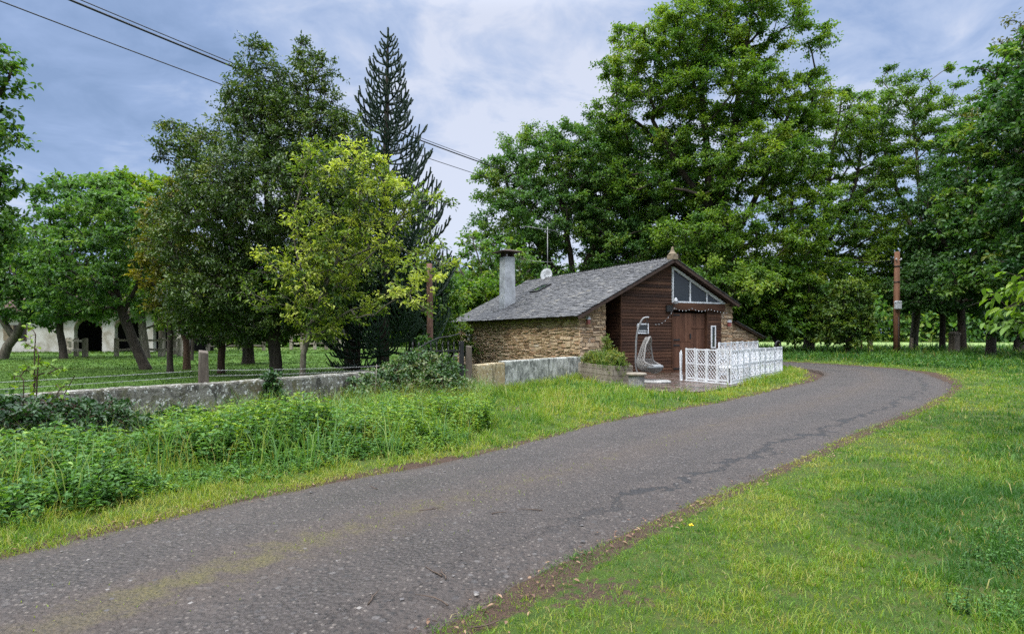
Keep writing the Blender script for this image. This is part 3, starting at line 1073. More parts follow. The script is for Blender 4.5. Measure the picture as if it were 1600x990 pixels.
back = MB()
back.prism([(1.92, -.05), (4.40, -.05), (4.40, roof_z(4.29) - .15), (RID_S, RID_Z - .16), (1.92, roof_z(1.92) - .12)], .014, .10)
back.box(6.42, 7.165, .014, .10, -.05, 2.56)
back.box(1.90, 1.918, .03, .92, -.05, roof_z(1.9) - .12)
back.build('board_backing', M['dark_wood'], barn)
mb = MB()
lim = lambda z: (z + .13 - EAVE) / SL
boards(mb, 1.90, 4.42, .06, RID_Z - .17, 0, 3, left=lim)
mb.build('gable_boards', M['board'], barn, .003)
mb = MB()
boards(mb, 6.42, 7.17, .06, 2.56, 0, 4)
mb.build('side_boards', M['board'], barn, .003)
# recess beside the left pier: return wall and rear boards
mb = MB()
r = random.Random(8)
z = .06
while z < roof_z(1.55) - .2:
    v = min(1, max(0, r.gauss(.35, .2)))
    mb.hexa([(1.872, .03, z + .004), (1.90, .03, z + .004), (1.90, .92, z + .004), (1.872, .92, z + .004),
             (1.892, .03, z + .125), (1.90, .03, z + .125), (1.90, .92, z + .125), (1.892, .92, z + .125)], v)
    z += .125
boards(mb, 1.215, 1.865, .06, roof_z(1.3) - .15, .92, 6)
mb.build('recess_boards', M['board'], barn)
mb = MB()
mb.box(1.865, 1.925, -.045, .03, .0, roof_z(1.9) - .14)
mb.build('corner_post', M['board'], barn, .004)
# door frame, header beam, door leaves
mb = MB()
mb.box(4.425, 4.50, -.04, .10, 0, 2.55)
mb.box(6.33, 6.415, -.04, .10, 0, 2.55)
mb.box(4.30, 7.30, -.11, .10, 2.57, 2.86)
mb.build('door_frame', M['board'], barn, .006)
mb = MB()
mb.box(1.95, 6.45, -.55, -.07, -.1, .07)
sill = mb.build('threshold', M['concrete'], barn, .01)


def door_leaf(s0, s1, y, split, seed, parent_name='barn_door'):
    r = random.Random(seed)
    mb = MB()
    segs = [(.04, split - .006), (split + .006, 2.46)] if split else [(.04, 2.46)]
    for za, zb in segs:
        x = s0
        while x < s1 - .02:
            wd = min(r.uniform(.12, .19), s1 - x)
            mb.box(x + .003, x + wd - .003, y - .022 + r.uniform(-.003, .003), y + .022, za, zb, min(1, max(0, r.gauss(.5, .25))))
            x += wd
    return mb.build(parent_name, M['door'], barn, .003)


d1 = door_leaf(4.505, 5.50, .03, 1.28, 3)
d2 = door_leaf(5.51, 6.325, .10, 0, 5)
for z in (.22, 1.16, 1.38, 2.38):
    mb = MB()
    mb.box(4.47, 4.86, -.018, .004, z - .028, z + .028)
    mb.build('strap_hinge', M['iron'], d1)
mb = MB()
mb.box(5.40, 5.46, -.03, .004, 1.42, 1.62)
mb.build('handle', M['iron'], d1)
for z in (.5, 1.9):
    mb = MB()
    mb.box(5.56, 6.28, .058, .074, z - .05, z + .05)
    mb.build('ledge', M['door'], d2)


# gable window: triangular, three lights
def frame_poly(pts, wd):
    """white frame bars along a closed polygon in the x-z plane"""
    mb = MB()
    n = len(pts)
    for i in range(n):
        a, b = np.array(pts[i]), np.array(pts[(i + 1) % n])
        mb.bar((a[0], -.035, a[1]), (b[0], -.035, b[1]), .06, wd, side=(0, 1, 0))
    return mb


gw = thing('gable_window', None, None)
del gw
tri = [(4.50, 2.95), (7.18, 2.95), (4.50, 4.24)]
slope = (4.24 - 2.95) / (7.18 - 4.50)
mb = MB()
mb.prism([(4.43, 2.87), (7.34, 2.87), (7.34, 2.93), (4.43, 2.93)], -.075, .05)
mb.prism([(4.43, 2.932), (4.505, 2.932), (4.505, 4.20), (4.43, 4.32)], -.06, .05)
ang = [(4.508, 4.205), (7.08, 2.932), (7.34, 2.932), (4.508, 4.322)]
mb.prism(ang, -.06, .05)
win = mb.build('gable_window', M['white'], barn, .004)
for s in (5.40, 6.32):
    zt = 4.205 - (s + .03 - 4.508) * (4.205 - 2.932) / (7.08 - 4.508)
    q = MB()
    q.box(s - .03, s + .03, -.05, .04, 2.934, zt)
    q.build('mullion', M['white'], win, .003)
edges = [4.507, 5.368, 5.432, 6.288, 6.352, 7.05]
zz_ = lambda s: 4.203 - (s - 4.508) * (4.205 - 2.932) / (7.08 - 4.508)
for a, b in ((4.507, 5.368), (5.432, 6.288), (6.352, 7.05)):
    q = MB()
    q.prism([(a, 2.935), (b, 2.935), (b, zz_(b)), (a, zz_(a))], -.012, -.004)
    q.build('pane', M['glass'], win)
# boards filling between window and roof on the right slope
mb = MB()
mb.prism([(4.43, 4.335), (7.36, 2.94), (7.86, 2.72), (4.43, 4.42)], -.02, .05)
mb.prism([(4.30, 4.338), (4.425, 4.338), (4.425, 4.42), (4.30, 4.44)], -.02, .05)
mb.build('soffit_board', M['dark_wood'], barn)


def small_window(s0, s1, z0, z1, y=-.03):
    mb = MB()
    t = .05
    mb.box(s0, s1, y - .03, y + .03, z0, z0 + t)
    mb.box(s0, s1, y - .03, y + .03, z1 - t, z1)
    mb.box(s0, s0 + t, y - .03, y + .03, z0 + t, z1 - t)
    mb.box(s1 - t, s1, y - .03, y + .03, z0 + t, z1 - t)
    f = mb.build('small_window', M['white'], barn, .003)
    q = MB()
    q.box(s0 + t + .001, s1 - t - .001, y - .006, y + .004, z0 + t + .001, z1 - t - .001)
    q.build('pane', M['glass'], f)
    return f


wn = small_window(2.66, 3.22, 1.62, 2.02)
tag(wn, 'square white framed little window beside the hanging chair')
q = MB()
q.box(2.72, 3.16, -.056, -.042, 1.72, 1.75)
q.build('glazing_bar', M['white'], wn)
wn = small_window(6.56, 6.82, 1.02, 1.96)
tag(wn, 'tall narrow white framed window right of the door')

# roof: battens, individual slates, verge boards
mb = MB()
ov0, ov1 = -.36, 11.95
e0 = -.34


def slope_pt(s, t, lift, side):
    zz0 = roof_z(s)
    n = np.array([-SL, 0, 1]) / math.hypot(SL, 1) if side < 0 else np.array([SR, 0, 1]) / math.hypot(SR, 1)
    return (s + n[0] * lift, t, zz0 + n[2] * lift)


def slab(side, sa, sb, ta, tb, l0, l1, mb, var=.5):
    mb.hexa([slope_pt(sa, ta, l0, side), slope_pt(sb, ta, l0, side), slope_pt(sb, tb, l0, side), slope_pt(sa, tb, l0, side),
             slope_pt(sa, ta, l1, side), slope_pt(sb, ta, l1, side), slope_pt(sb, tb, l1, side), slope_pt(sa, tb, l1, side)], var)


slab(-1, e0 + .03, RID_S - .001, ov0 + .04, ov1 - .04, -.08, -.022, mb)
slab(1, RID_S + .001, 7.90, ov0 + .04, ov1 - .04, -.08, -.022, mb)
roof = mb.build('roof', M['dark_wood'], barn)


def slates(mb, s_from, s_to, t0, t1, pt, seed, course=.17):
    """s_from = eave, s_to = ridge; pt(s, t, lift)"""
    r = random.Random(seed)
    L = abs(s_to - s_from)
    sg = 1 if s_to > s_from else -1
    nrow = int(L / course)
    for i in range(nrow + 1):
        a = s_from + sg * i * course
        b = a + sg * min(course * 1.55, abs(s_to - a) + .02)
        t = t0 - r.uniform(0, .2)
        while t < t1:
            wd = r.uniform(.12, .30)
            ta, tb = max(t, t0 - r.uniform(0, .03)), min(t + wd, t1)
            t += wd
            if tb - ta < .04:
                continue
            la, lb = r.uniform(.010, .026), r.uniform(-.012, -.002)
            th = .014
            da = r.uniform(-.022, .022)
            dd = r.uniform(-.012, .012)
            q0, q1 = a - sg * .012 + da, a - sg * .012 + da + dd
            P8 = [pt(q0, ta + .004, la), pt(b, ta + .004, lb), pt(b, tb - .004, lb), pt(q1, tb - .004, la + r.uniform(-.004, .006)),
                  pt(q0, ta + .004, la + th), pt(b, ta + .004, lb + th), pt(b, tb - .004, lb + th), pt(q1, tb - .004, la + th + r.uniform(-.002, .008))]
            mb.hexa(P8, min(1, max(0, r.gauss(.5, .2))))


mb = MB()
slates(mb, e0, RID_S, ov0, ov1, lambda s, t, l: slope_pt(min(s, RID_S), t, l, -1), 31, .135)
slates(mb, 7.94, RID_S, ov0, ov1, lambda s, t, l: slope_pt(max(s, RID_S), t, l, 1), 32, .135)
mb.build('slates', M['slate'], roof)
# ridge: crossed slates giving the saw-tooth line
mb = MB()
r = random.Random(40)
t = ov0 + .03
while t < ov1 - .15:
    for sd_ in (-1, 1):
        hgt_ = .10 + r.uniform(-.02, .03)
        a = np.array([RID_S - .13 * sd_, t, RID_Z - .035])
        mb.hexa([(RID_S - .15 * sd_, t, RID_Z - .045), (RID_S - .15 * sd_, t + .17, RID_Z - .045), (RID_S - .15 * sd_, t + .17, RID_Z - .028), (RID_S - .15 * sd_, t, RID_Z - .028),
                 (RID_S + .05 * sd_, t + .02, RID_Z + .060), (RID_S + .05 * sd_, t + .15, RID_Z + .060 + r.uniform(0, .03)), (RID_S + .05 * sd_, t + .15, RID_Z + .078 + r.uniform(0, .03)), (RID_S + .05 * sd_, t + .02, RID_Z + .078)],
                min(1, max(0, r.gauss(.45, .2))))
        t += .095
mb.build('ridge_slates', M['slate'], roof)
# verge and eave boards
for side, sa, sb in ((-1, e0 + .02, RID_S), (1, RID_S, 7.90)):
    for ta, tb in ((ov0 + .005, ov0 + .035), (ov1 - .035, ov1 - .005)):
        mb = MB()
        slab(side, sa, sb, ta, tb, -.135, -.026, mb)
        mb.build('bargeboard', M['dark_wood'], roof)
t = .3
while t < 11.6:
    mb = MB()
    slab(-1, e0 + .05, .02, t, t + .08, -.15, -.082, mb)
    mb.build('rafter_end', M['dark_wood'], roof)
    t += .6
# lean-to roof
mb = MB()
lp = lambda s, t, l: (s, t, lean_z(s) + l)
mb.prism([(7.90, lean_z(7.9) - .075), (9.62, lean_z(9.62) - .075), (9.62, lean_z(9.62) - .02), (7.90, lean_z(7.9) - .02)], -.16, 6.1)
lr = mb.build('lean_to_roof', M['dark_wood'], barn)
mb = MB()
slates(mb, 9.68, 7.90, -.2, 6.1, lp, 33)
mb.build('slates', M['slate'], lr)
# finial at the apex
mb = MB()
mb.box(RID_S - .15, RID_S + .15, ov0 - .02, ov0 + .30, RID_Z - .05, RID_Z + .14)
fin_p = [(.17, .14), (.17, .19), (.13, .21), (.085, .28), (.045, .39), (.05, .43), (.02, .47)]
mb.lathe(fin_p, 14, (RID_S, ov0 + .15, RID_Z))
mb.build('finial', M['finial'], roof, .01)
# chimney
cs, ct = 1.12, 8.0
zc0 = roof_z(cs)
mb = MB()
a = .31
mb.hexa([(cs - a, ct - a, zc0 - .5), (cs + a, ct - a, zc0 - .2), (cs + a, ct + a, zc0 - .2), (cs - a, ct + a, zc0 - .5),
         (cs - a * .9, ct - a * .9, 5.40), (cs + a * .9, ct - a * .9, 5.40), (cs + a * .9, ct + a * .9, 5.40), (cs - a * .9, ct + a * .9, 5.40)])
chim = mb.build('chimney', M['chimney'], roof, .015)
mb = MB()
for dx in (-.2, .2):
    for dy in (-.2, 0, .2):
        mb.box(cs + dx - .045, cs + dx + .045, ct + dy - .045, ct + dy + .045, 5.41, 5.62)
mb.add([(cs - .56, ct - .56, 5.62), (cs + .56, ct - .56, 5.62), (cs + .56, ct + .56, 5.62), (cs - .56, ct + .56, 5.62),
        (cs - .56, ct - .56, 5.66), (cs + .56, ct - .56, 5.66), (cs + .56, ct + .56, 5.66), (cs - .56, ct + .56, 5.66), (cs, ct, 5.80)],
       [(0, 3, 2, 1), (0, 1, 5, 4), (1, 2, 6, 5), (2, 3, 7, 6), (3, 0, 4, 7), (4, 5, 8), (5, 6, 8), (6, 7, 8), (7, 4, 8)])
mb.build('chimney_cap', M['dark_wood'], roof)
# roof light
mb = MB()
for (a0, a1, b0, b1) in ((2.45, 2.52, 7.2, 8.1), (3.13, 3.20, 7.2, 8.1), (2.522, 3.128, 7.2, 7.26), (2.522, 3.128, 8.04, 8.1)):
    slab(-1, a0, a1, b0, b1, -.02, .10, mb)
rl = mb.build('roof_light', M['iron'], roof)
mb = MB()
slab(-1, 2.523, 3.127, 7.262, 8.038, .0, .085, mb)
mb.build('pane', M['glass'], rl)
# television aerial with dish
ms, mt = 4.45, 9.7
mb = MB()
mb.tube([(ms, mt, RID_Z - .3), (ms, mt, 7.45)], .022, 8)
aer = mb.build('television_aerial', M['metal'], barn)
mb = MB()
mb.tube([(ms - 1.25, mt + .3, 7.42), (ms + .55, mt - .15, 7.22)], .014, 6)
for k in range(9):
    t = k / 8
    p = np.array([ms - 1.2, mt + .29, 7.41]) * (1 - t) + np.array([ms + .5, mt - .14, 7.23]) * t
    hl = .16 + .12 * t
    dv_ = np.array([.24, .97, 0]) * hl
    mb.tube([p - dv_, p + dv_], .008, 5)
for k in range(5):
    mb.tube([(ms + .45, mt - .45, 7.02 + .12 * k), (ms + .70, mt + .25, 7.02 + .12 * k)], .009, 5)
mb.build('yagi_antenna', M['metal'], aer)
mb = MB()
mb.tube([(ms - 1.0, mt + .1, 5.55), (ms + .7, mt - .2, 5.50)], .012, 6)
for k in range(6):
    t = k / 5
    p = np.array([ms - .95, mt + .1, 5.55]) * (1 - t) + np.array([ms + .65, mt - .2, 5.5]) * t
    mb.tube([p - np.array([.05, .2, 0]), p + np.array([.05, .2, 0])], .007, 5)
mb.build('lower_antenna', M['metal'], aer)
mb = MB()
prof = [(.001, .0), (.12, .012), (.24, .045), (.34, .095), (.335, .115), (.22, .06), (.1, .025), (.001, .02)]
vs, fs = [], []
nn = 20
ax = unit(np.array([-.75, -.62, .22]))
b1 = unit(np.cross(ax, (0, 0, 1)))
b2 = np.cross(b1, ax)
cen = np.array([ms - .10, mt - .10, 4.78])
for rr_, hh_ in prof:
    for k in range(nn):
        t = 2 * math.pi * k / nn
        vs.append(cen + b1 * rr_ * math.cos(t) + b2 * rr_ * 1.1 * math.sin(t) + ax * hh_)
for i in range(len(prof) - 1):
    for k in range(nn):
        fs.append((i * nn + k, i * nn + (k + 1) % nn, (i + 1) * nn + (k + 1) % nn, (i + 1) * nn + k))
mb.add(vs, fs, .9, True)
mb.tube([cen - b2 * .3 + ax * .05, cen + ax * .36 - b2 * .1], .012, 6)
mb.obox(cen + ax * .38 - b2 * .08, ax * .06, b1 * .03, b2 * .03)
mb.build('satellite_dish', M['chimney'], aer)


# wall lamps and the vent slot
def wall_lamp(s, z):
    mb = MB()
    mb.box(s - .055, s + .055, -.16, -.045, z - .15, z + .02)
    l = mb.build('wall_lamp', M['lamp_red'], barn, .012)
    q = MB()
    q.prism([(s - .075, z + .022), (s + .075, z + .022), (s + .03, z + .13), (s - .03, z + .13)], -.17, -.04)
    q.build('lamp_cap', M['greybox'], l)


wall_lamp(.33, 2.12)
wall_lamp(7.55, 2.08)
mb = MB()
mb.box(-.09, .1, 10.05, 10.16, 1.52, 1.86)
vent = mb.build('vent_slot', M['black'], barn)
mb = MB()
mb.box(-.085, .02, 9.72, 10.04, 1.50, 1.78)
mb.box(-.085, .02, 10.17, 10.42, 1.52, 1.80)
mb.box(-.095, .02, 9.75, 10.40, 1.28, 1.45)
mb.build('stone_block', M['concrete'], vent, .02)
# lantern on a bracket left of the door head
mb = MB()
mb.tube([(4.36, -.03, 2.78), (4.36, -.28, 2.80)], .018, 6)
mb.box(4.10, 4.40, -.12, -.03, 2.50, 2.76)
br = mb.build('lantern_bracket', M['iron'], barn)
mb = MB()
mb.lathe([(.05, 0), (.085, .03), (.085, .10), (.095, .105), (.095, .14), (.06, .16), (.07, .20), (.03, .25)], 12, (4.40, -.28, 2.80))
mb.build('lantern', M['greybox'], br)

# fairy lights hanging from the lantern to the chair stand and along the door head
mb = MB()
P0 = np.array([4.38, -.30, 2.74])
st_top = np.array([3.15, -.45, 1.98])
pts = [P0 * (1 - t) + st_top * t + np.array([0, 0, -.22 * math.sin(math.pi * t)]) for t in np.linspace(0, 1, 15)]
pts2 = [np.array([4.45 + 2.9 * t, -.14, 2.66 - .10 * abs(math.sin(3 * math.pi * t)) - .25 * max(0, t - .85) * 4]) for t in np.linspace(0, 1, 34)]
allp = [pts, pts2]
for q in allp:
    mb.tube(q, .006, 5)
fl = mb.build('fairy_lights', M['wire'])
fl.location = (C0[0], C0[1], 0)
fl.rotation_euler = (0, 0, RZ)
tag(fl, 'string of small bulbs looped from the lantern and along the barn door head', 'string lights')
mb = MB()
mb.lathe([(.005, 0), (.013, -.012), (.014, -.028), (.005, -.042)], 7)
b0_ = mb.build('bulb', M['white'], fl)
spots = [p for q in allp for p in q[1::2]]
for i, p in enumerate(spots):
    o = b0_ if i == 0 else b0_.copy()
    if i:
        COL.objects.link(o)
        o.parent = fl
    o.location = tuple(p)

# ------------------------------------------------------------------ things in front of the barn
# hanging egg chair on its curved stand
ex, ey = 4.55, 19.15
ez = .075
ch = thing('hanging_chair', 'grey rattan egg chair hanging from a curved steel stand on the terrace', 'hanging chair', (ex, ey, ez), math.radians(-4))
mb = MB()
mb.lathe([(.50, 0), (.50, .05), (.46, .07), (.001, .075)], 28, (-.02, -.1, 0))
mb.build('base', M['concrete'], ch)
mb = MB()
P_ = [(-.02, .12, .05), (-.42, .16, .12), (-.58, .16, .45), (-.585, .15, 1.0), (-.56, .13, 1.5), (-.47, .10, 1.83), (-.36, .05, 2.02), (-.26, .02, 2.06), (-.17, 0, 2.06)]
Q_ = spline([(a, c) for a, b, c in P_], 6)
mb.tube([(q[0], .1, q[1]) for q in Q_], .030, 10)
mb.build('pole', M['metal'], ch)
mb = MB()
for k in range(11):
    z = 2.03 - k * .052
    if k % 2:
        mb.tube([(-.23 + .022 * math.cos(t), .1, z + .033 * math.sin(t)) for t in np.linspace(0, 2 * math.pi, 9)], .009, 5, caps=False)
    else:
        mb.tube([(-.23, .1 + .022 * math.cos(t), z + .033 * math.sin(t)) for t in np.linspace(0, 2 * math.pi, 9)], .009, 5, caps=False)
mb.build('chain', M['iron'], ch)
# basket: an egg shell woven of rattan, open towards the front right
top = np.array([-.01, .1, 1.57])
mb = MB()
od = unit(np.array([.84, -.54, 0]))          # opening direction
sd2 = np.array([-od[1], od[0], 0])


def egg(u, v):
    """u: 0 top .. 1 bottom; v angle from opening direction"""
    zz1 = 1.47 - 1.17 * u
    if u < .72:
        rr1 = .05 + .37 * (u / .72) ** .75
    else:
        rr1 = .42 * math.sqrt(max(0, 1 - ((u - .72) / .285) ** 2))
    fwd = math.cos(v) * rr1 * (.80 + (.62 * u * u if math.cos(v) > 0 else .12))
    sdv = math.sin(v) * rr1 * .86
    p = np.array([-.20, .10, 0]) + od * fwd + sd2 * sdv
    p[2] = zz1 - .05 * max(0, math.cos(v)) * u
    return p


def vlim(u):
    return math.radians(88) * min(1, (u / .25)) ** .5 * (1 if u < .66 else math.sqrt(max(0, 1 - ((u - .66) / .14) ** 2))) if u < .80 else 0


for kk in range(22):                         # two families of diagonal strands
    for dirn in (1, -1):
        pts = []
        for i in range(46):
            u = .03 + .95 * i / 45
            v = math.pi + (kk / 22 * 2 * math.pi - math.pi) + dirn * 2.4 * u
            vv = (v + math.pi) % (2 * math.pi) - math.pi
            if abs(vv) < vlim(u) + .02:
                if len(pts) > 1:
                    mb.tube(pts, .009, 4, caps=False)
                pts = []
            else:
                pts.append(egg(u, vv))
        if len(pts) > 1:
            mb.tube(pts, .009, 4, caps=False)
for j_ in range(10):                         # closed weave at the bottom
    u = .66 + .033 * j_
    v0_ = vlim(u) + .03
    mb.tube([egg(u, v0_ + (2 * math.pi - 2 * v0_) * t) for t in np.linspace(0, 1, 30)], .013, 4, caps=False)
bk_ = mb.build('basket', M['rattan'], ch)
mb = MB()
rim = [egg(u, vlim(u)) for u in np.linspace(.02, .80, 26)] + [egg(u, -vlim(u)) for u in np.linspace(.80, .02, 26)]
mb.tube(rim, .022, 8)
mb.build('rim', M['rattan'], bk_)
mb = MB()
cc_ = np.array([-.20, .10, .40]) + od * .16
for i_, (rx, z) in enumerate(()):
    pass
prof = [(.001, .0), (.24, .01), (.33, .04), (.34, .08), (.31, .12), (.2, .14), (.001, .145)]
mb.lathe(prof, 24, cc_ + np.array([0, 0, .02]))
mb.build('cushion', M['cushion'], ch)

# plank planter with grasses
pl = thing('planter_box', 'weathered plank planter box overflowing with plants beside the hanging chair', 'planter', (3.02, 19.75, 0), math.radians(-72))
mb = MB()
r = random.Random(3)
for k in range(4):
    z0_, z1_ = .02 + k * .155, .02 + k * .155 + .145
    for (x0, x1, y0, y1) in ((-1.25, 1.25, -.36, -.31), (-1.25, 1.25, .31, .36), (-1.25, -1.20, -.309, .309), (1.20, 1.25, -.309, .309)):
        mb.box(x0 + r.uniform(-.02, .0), x1 + r.uniform(0, .02), y0 + r.uniform(-.008, .008), y1 + r.uniform(-.008, .008), z0_, z1_, r.random())
mb.build('planks', M['oldwood'], pl, .006)
mb = MB()
mb.box(-1.19, 1.19, -.30, .30, .02, .56)
mb.build('soil', M['mortar'], pl)

# fluted pot with a round stone lid
px_, py_ = 3.62, 17.5
pot = thing('stone_pot', 'squat fluted grey pot with a round flat lid in front of the planter', 'pot', (px_, py_, .03))
mb = MB()
nn = 40
vs = []
for (r0_, z) in ((.20, 0), (.21, .05), (.215, .2), (.22, .34), (.225, .37)):
    for k in range(nn):
        t = 2 * math.pi * k / nn
        rr2 = r0_ + (.012 if k % 2 else -.006) * (1 if .04 < z < .36 else 0)
        vs.append((rr2 * math.cos(t), rr2 * math.sin(t), z))
fs = [(i * nn + k, i * nn + (k + 1) % nn, (i + 1) * nn + (k + 1) % nn, (i + 1) * nn + k) for i in range(4) for k in range(nn)]
fs.append(tuple(range(nn)))
fs.append(tuple(range(4 * nn, 5 * nn)))
mb.add(vs, fs, .3)
mb.build('body', M['concrete'], pot)
mb = MB()
mb.lathe([(.27, .372), (.29, .385), (.295, .43), (.27, .45), (.001, .455)], 26)
mb.build('lid', M['oldwood'], pot)


# lattice screens: white panels of diagonal slats
def clip_diag(c, sgn, x0, x1, z0, z1):
    """line z = sgn*x + c clipped to the rectangle"""
    pts = []
    for x in (x0, x1):
        z = sgn * x + c
        if z0 <= z <= z1:
            pts.append((x, z))
    for z in (z0, z1):
        x = (z - c) / sgn
        if x0 < x < x1:
            pts.append((x, z))
    return pts if len(pts) == 2 else None


def lattice_panel(wd, z0, z1, pit=.125, sw=.020, t=.045):
    mb = MB()
    mb.box(0, t, -.02, .02, z0 - .04, z1 + .012)
    mb.box(wd - t, wd, -.02, .02, z0 - .04, z1 + .012)
    mb.box(t, wd - t, -.015, .015, z0 - .01, z0 + t)
    mb.box(t, wd - t, -.015, .015, z1 - t, z1)
    zm = (z0 + z1) / 2
    mb.box(t, wd - t, -.012, .012, zm - .02, zm + .02)
    for sgn, y in ((1, -.006), (-1, .006)):
        c = -2.0
        while c < 3.2:
            q = clip_diag(c, sgn, t - .001, wd - t + .001, z0 + t, z1 - t)
            if q and math.hypot(q[0][0] - q[1][0], q[0][1] - q[1][1]) > .03:
                mb.bar((q[0][0], y, q[0][1]), (q[1][0], y, q[1][1]), .008, sw, side=(0, 1, 0))
            c += pit
    return mb


def lattice_fence(label, A, B, z0, z1, n, name='lattice_fence', plinth=True, **kw):
    A, B = np.array(A, float), np.array(B, float)
    L = np.linalg.norm(B - A)
    rz = math.atan2(B[1] - A[1], B[0] - A[0])
    root = thing(name, label, 'lattice fence', (A[0], A[1], .03), rz, 'white lattice screens round the terrace')
    wd = L / n
    proto = None
    for k in range(n):
        if proto is None:
            o = proto = lattice_panel(wd - .012, z0, z1, **kw).build('panel', M['white'], root)
        else:
            o = proto.copy()
            COL.objects.link(o)
            o.parent = root
        o.location = (k * wd, rnd.uniform(-.012, .012), rnd.uniform(-.012, .012))
        o.rotation_euler = (rnd.uniform(-.02, .02), rnd.uniform(-.006, .006), rnd.uniform(-.02, .02))
    if plinth:
        mb = MB()
        mb.box(-.02, L + .02, -.05, .035, .0, z0 - .05)
        mb.build('base_board', M['white'], root, .005)
    return root


lattice_fence('white lattice screen end nearest the barn door, facing the lane', (5.78, 19.95), (6.62, 18.35), .12, 1.10, 4)
lattice_fence('long white lattice screen running beside the lane', (6.68, 18.38), (10.75, 23.95), .12, 1.08, 10, pit=.165, sw=.016, t=.05)
lattice_fence('white lattice screen standing behind the long one, a little taller', (7.2, 20.9), (10.2, 25.0), .14, 1.28, 7, plinth=False, pit=.17, sw=.015, t=.05)
lattice_fence('narrow white lattice screen edge-on beside the barn door', (5.62, 20.02), (6.35, 22.6), .10, .95, 4)
# pale garden chest behind the screen
t_ = thing('garden_table', 'low white garden table behind the lattice screen', 'table', (7.3, 19.9, .075), math.radians(50))
mb = MB()
mb.box(-.55, .55, -.35, .35, .42, .46)
mb.build('table_top', M['white'], t_, .008)
for dx in (-.48, .48):
    for dy in (-.28, .28):
        q = MB()
        q.box(dx - .03, dx + .03, dy - .03, dy + .03, 0, .418)
        q.build('leg', M['white'], t_)
# curled iron ornament beyond the right end of the screen
o_ = thing('iron_gate_scroll', 'dark arched iron hoop beyond the far end of the lattice', 'iron hoop', (11.15, 25.2, .02), .5)
mb = MB()
mb.tube([(-.16, 0, 0), (-.16, 0, 1.12)] + [(-.16 * math.cos(t), 0, 1.12 + .17 * math.sin(t)) for t in np.linspace(.2, 2.9, 10)] + [(.16, 0, 1.12), (.16, 0, 0)], .03, 8)
mb.build('hoop', M['iron'], o_)
mb = MB()
mb.box(-.13, .13, -.02, .02, .35, .40)
mb.build('crossbar', M['iron'], o_)

# ------------------------------------------------------------------ walls, gate, posts, wires along the garden
def wall_run(name, label, pts, z_top, thick, material, cat='wall', cap=True, n_sub=8, amp=.03, parent=None):
    P = []
    for a, b in zip(pts[:-1], pts[1:]):
        for k in range(n_sub):
            t = k / n_sub
            P.append((a[0] * (1 - t) + b[0] * t, a[1] * (1 - t) + b[1] * t))
    P.append(pts[-1])
    P = np.array(P)
    T = unit(np.gradient(P, axis=0))
    N = np.column_stack([-T[:, 1], T[:, 0]])
    vs, fs = [], []
    for i, (p, n) in enumerate(zip(P, N)):
        zt = (z_top(i / (len(P) - 1)) if callable(z_top) else z_top) + amp * (fbm(np.array([i * .45]), np.array([2.2]), 3)[0] - .5)
        for s_, z in ((-1, -.2), (-1.02, zt * .5), (-.96, zt - .03), (-.86, zt), (.86, zt + .01), (.96, zt - .03), (1.0, -.2)):
            q = p + n * s_ * thick / 2
            vs.append((q[0], q[1], z))
    m_ = 7
    for i in range(len(P) - 1):
        for k in range(m_ - 1):
            fs.append((i * m_ + k, i * m_ + k + 1, (i + 1) * m_ + k + 1, (i + 1) * m_ + k))
    fs.append(tuple(range(m_)))
    fs.append(tuple((len(P) - 1) * m_ + k for k in range(m_)))
    mb = MB()
    mb.add(vs, fs)
    o = mb.build(name, material, parent)
    if label:
        tag(o, label, cat)
    return o


wall_run('garden_wall', 'low lichened grey wall between the weedy verge and the mown garden',
         [(-16, .2), (-9.5, 6.2), (-7.2, 8.46), (-5.3, 10.4), (-3.8, 12.6), (-2.5, 14.5)], lambda t: .72 + .05 * t, .26, M['lowwall'], n_sub=14)
ww = thing('white_wall', 'low flaking whitewashed wall joining the gate pillar to the barn corner', 'wall', (0, 0, 0))
wall_run('plaster_panel', None, [(-.98, 15.75), (-.30, 17.02)], .80, .22, M['ochrewall'], parent=ww)['label'] = 'ochre stained end panel'
wall_run('plaster_panel', None, [(-.292, 17.034), (2.42, 22.0)], lambda t: .84 - .06 * t, .24, M['whitewall'], parent=ww)
gp = thing('gate_pillar', 'thin rough brown stone pillar at the end of the whitewashed wall', 'pillar', (-1.12, 15.62, 0))
mb = MB()
mb.hexa([(-.09, -.09, -.1), (.09, -.08, -.1), (.085, .09, -.1), (-.09, .09, -.1), (-.075, -.075, 1.30), (.07, -.07, 1.27), (.07, .075, 1.29), (-.07, .07, 1.31)])
mb.build('shaft', M['poststone'], gp, .015)
# iron gate
g0, g1 = np.array([-2.48, 14.7]), np.array([-1.30, 15.5])
gt = thing('iron_gate', 'black iron bar gate half hidden by the bramble bush', 'gate', (g0[0], g0[1], 0), math.atan2(g1[1] - g0[1], g1[0] - g0[0]))
L = float(np.linalg.norm(g1 - g0))
mb = MB()
for z in (.18, .75, 1.18):
    mb.box(0, L, -.018, .018, z - .02, z + .02)
mb.build('rails', M['iron'], gt)
for k in range(9):
    q = MB()
    xx = .06 + k * (L - .12) / 8
    q.tube([(xx, 0, .1), (xx, 0, 1.30)], .013, 6)
    q.lathe([(.012, 0), (.028, .03), (.004, .12)], 8, (xx, 0, 1.30))
    q.build('bar', M['iron'], gt)
mb = MB()
mb.tube([(.0, 0, 1.20)] + [(.15 + .9 * t, 0, 1.22 + .32 * math.sin(t * math.pi * .5)) for t in np.linspace(0, 1, 7)] + [(L - .02, 0, 1.62)], .016, 6)
mb.build('scroll', M['iron'], gt)
mb = MB()
mb.box(L - .05, L + .05, -.05, .05, 0, 1.42)
mb.build('gate_post', M['iron'], gt, .01)

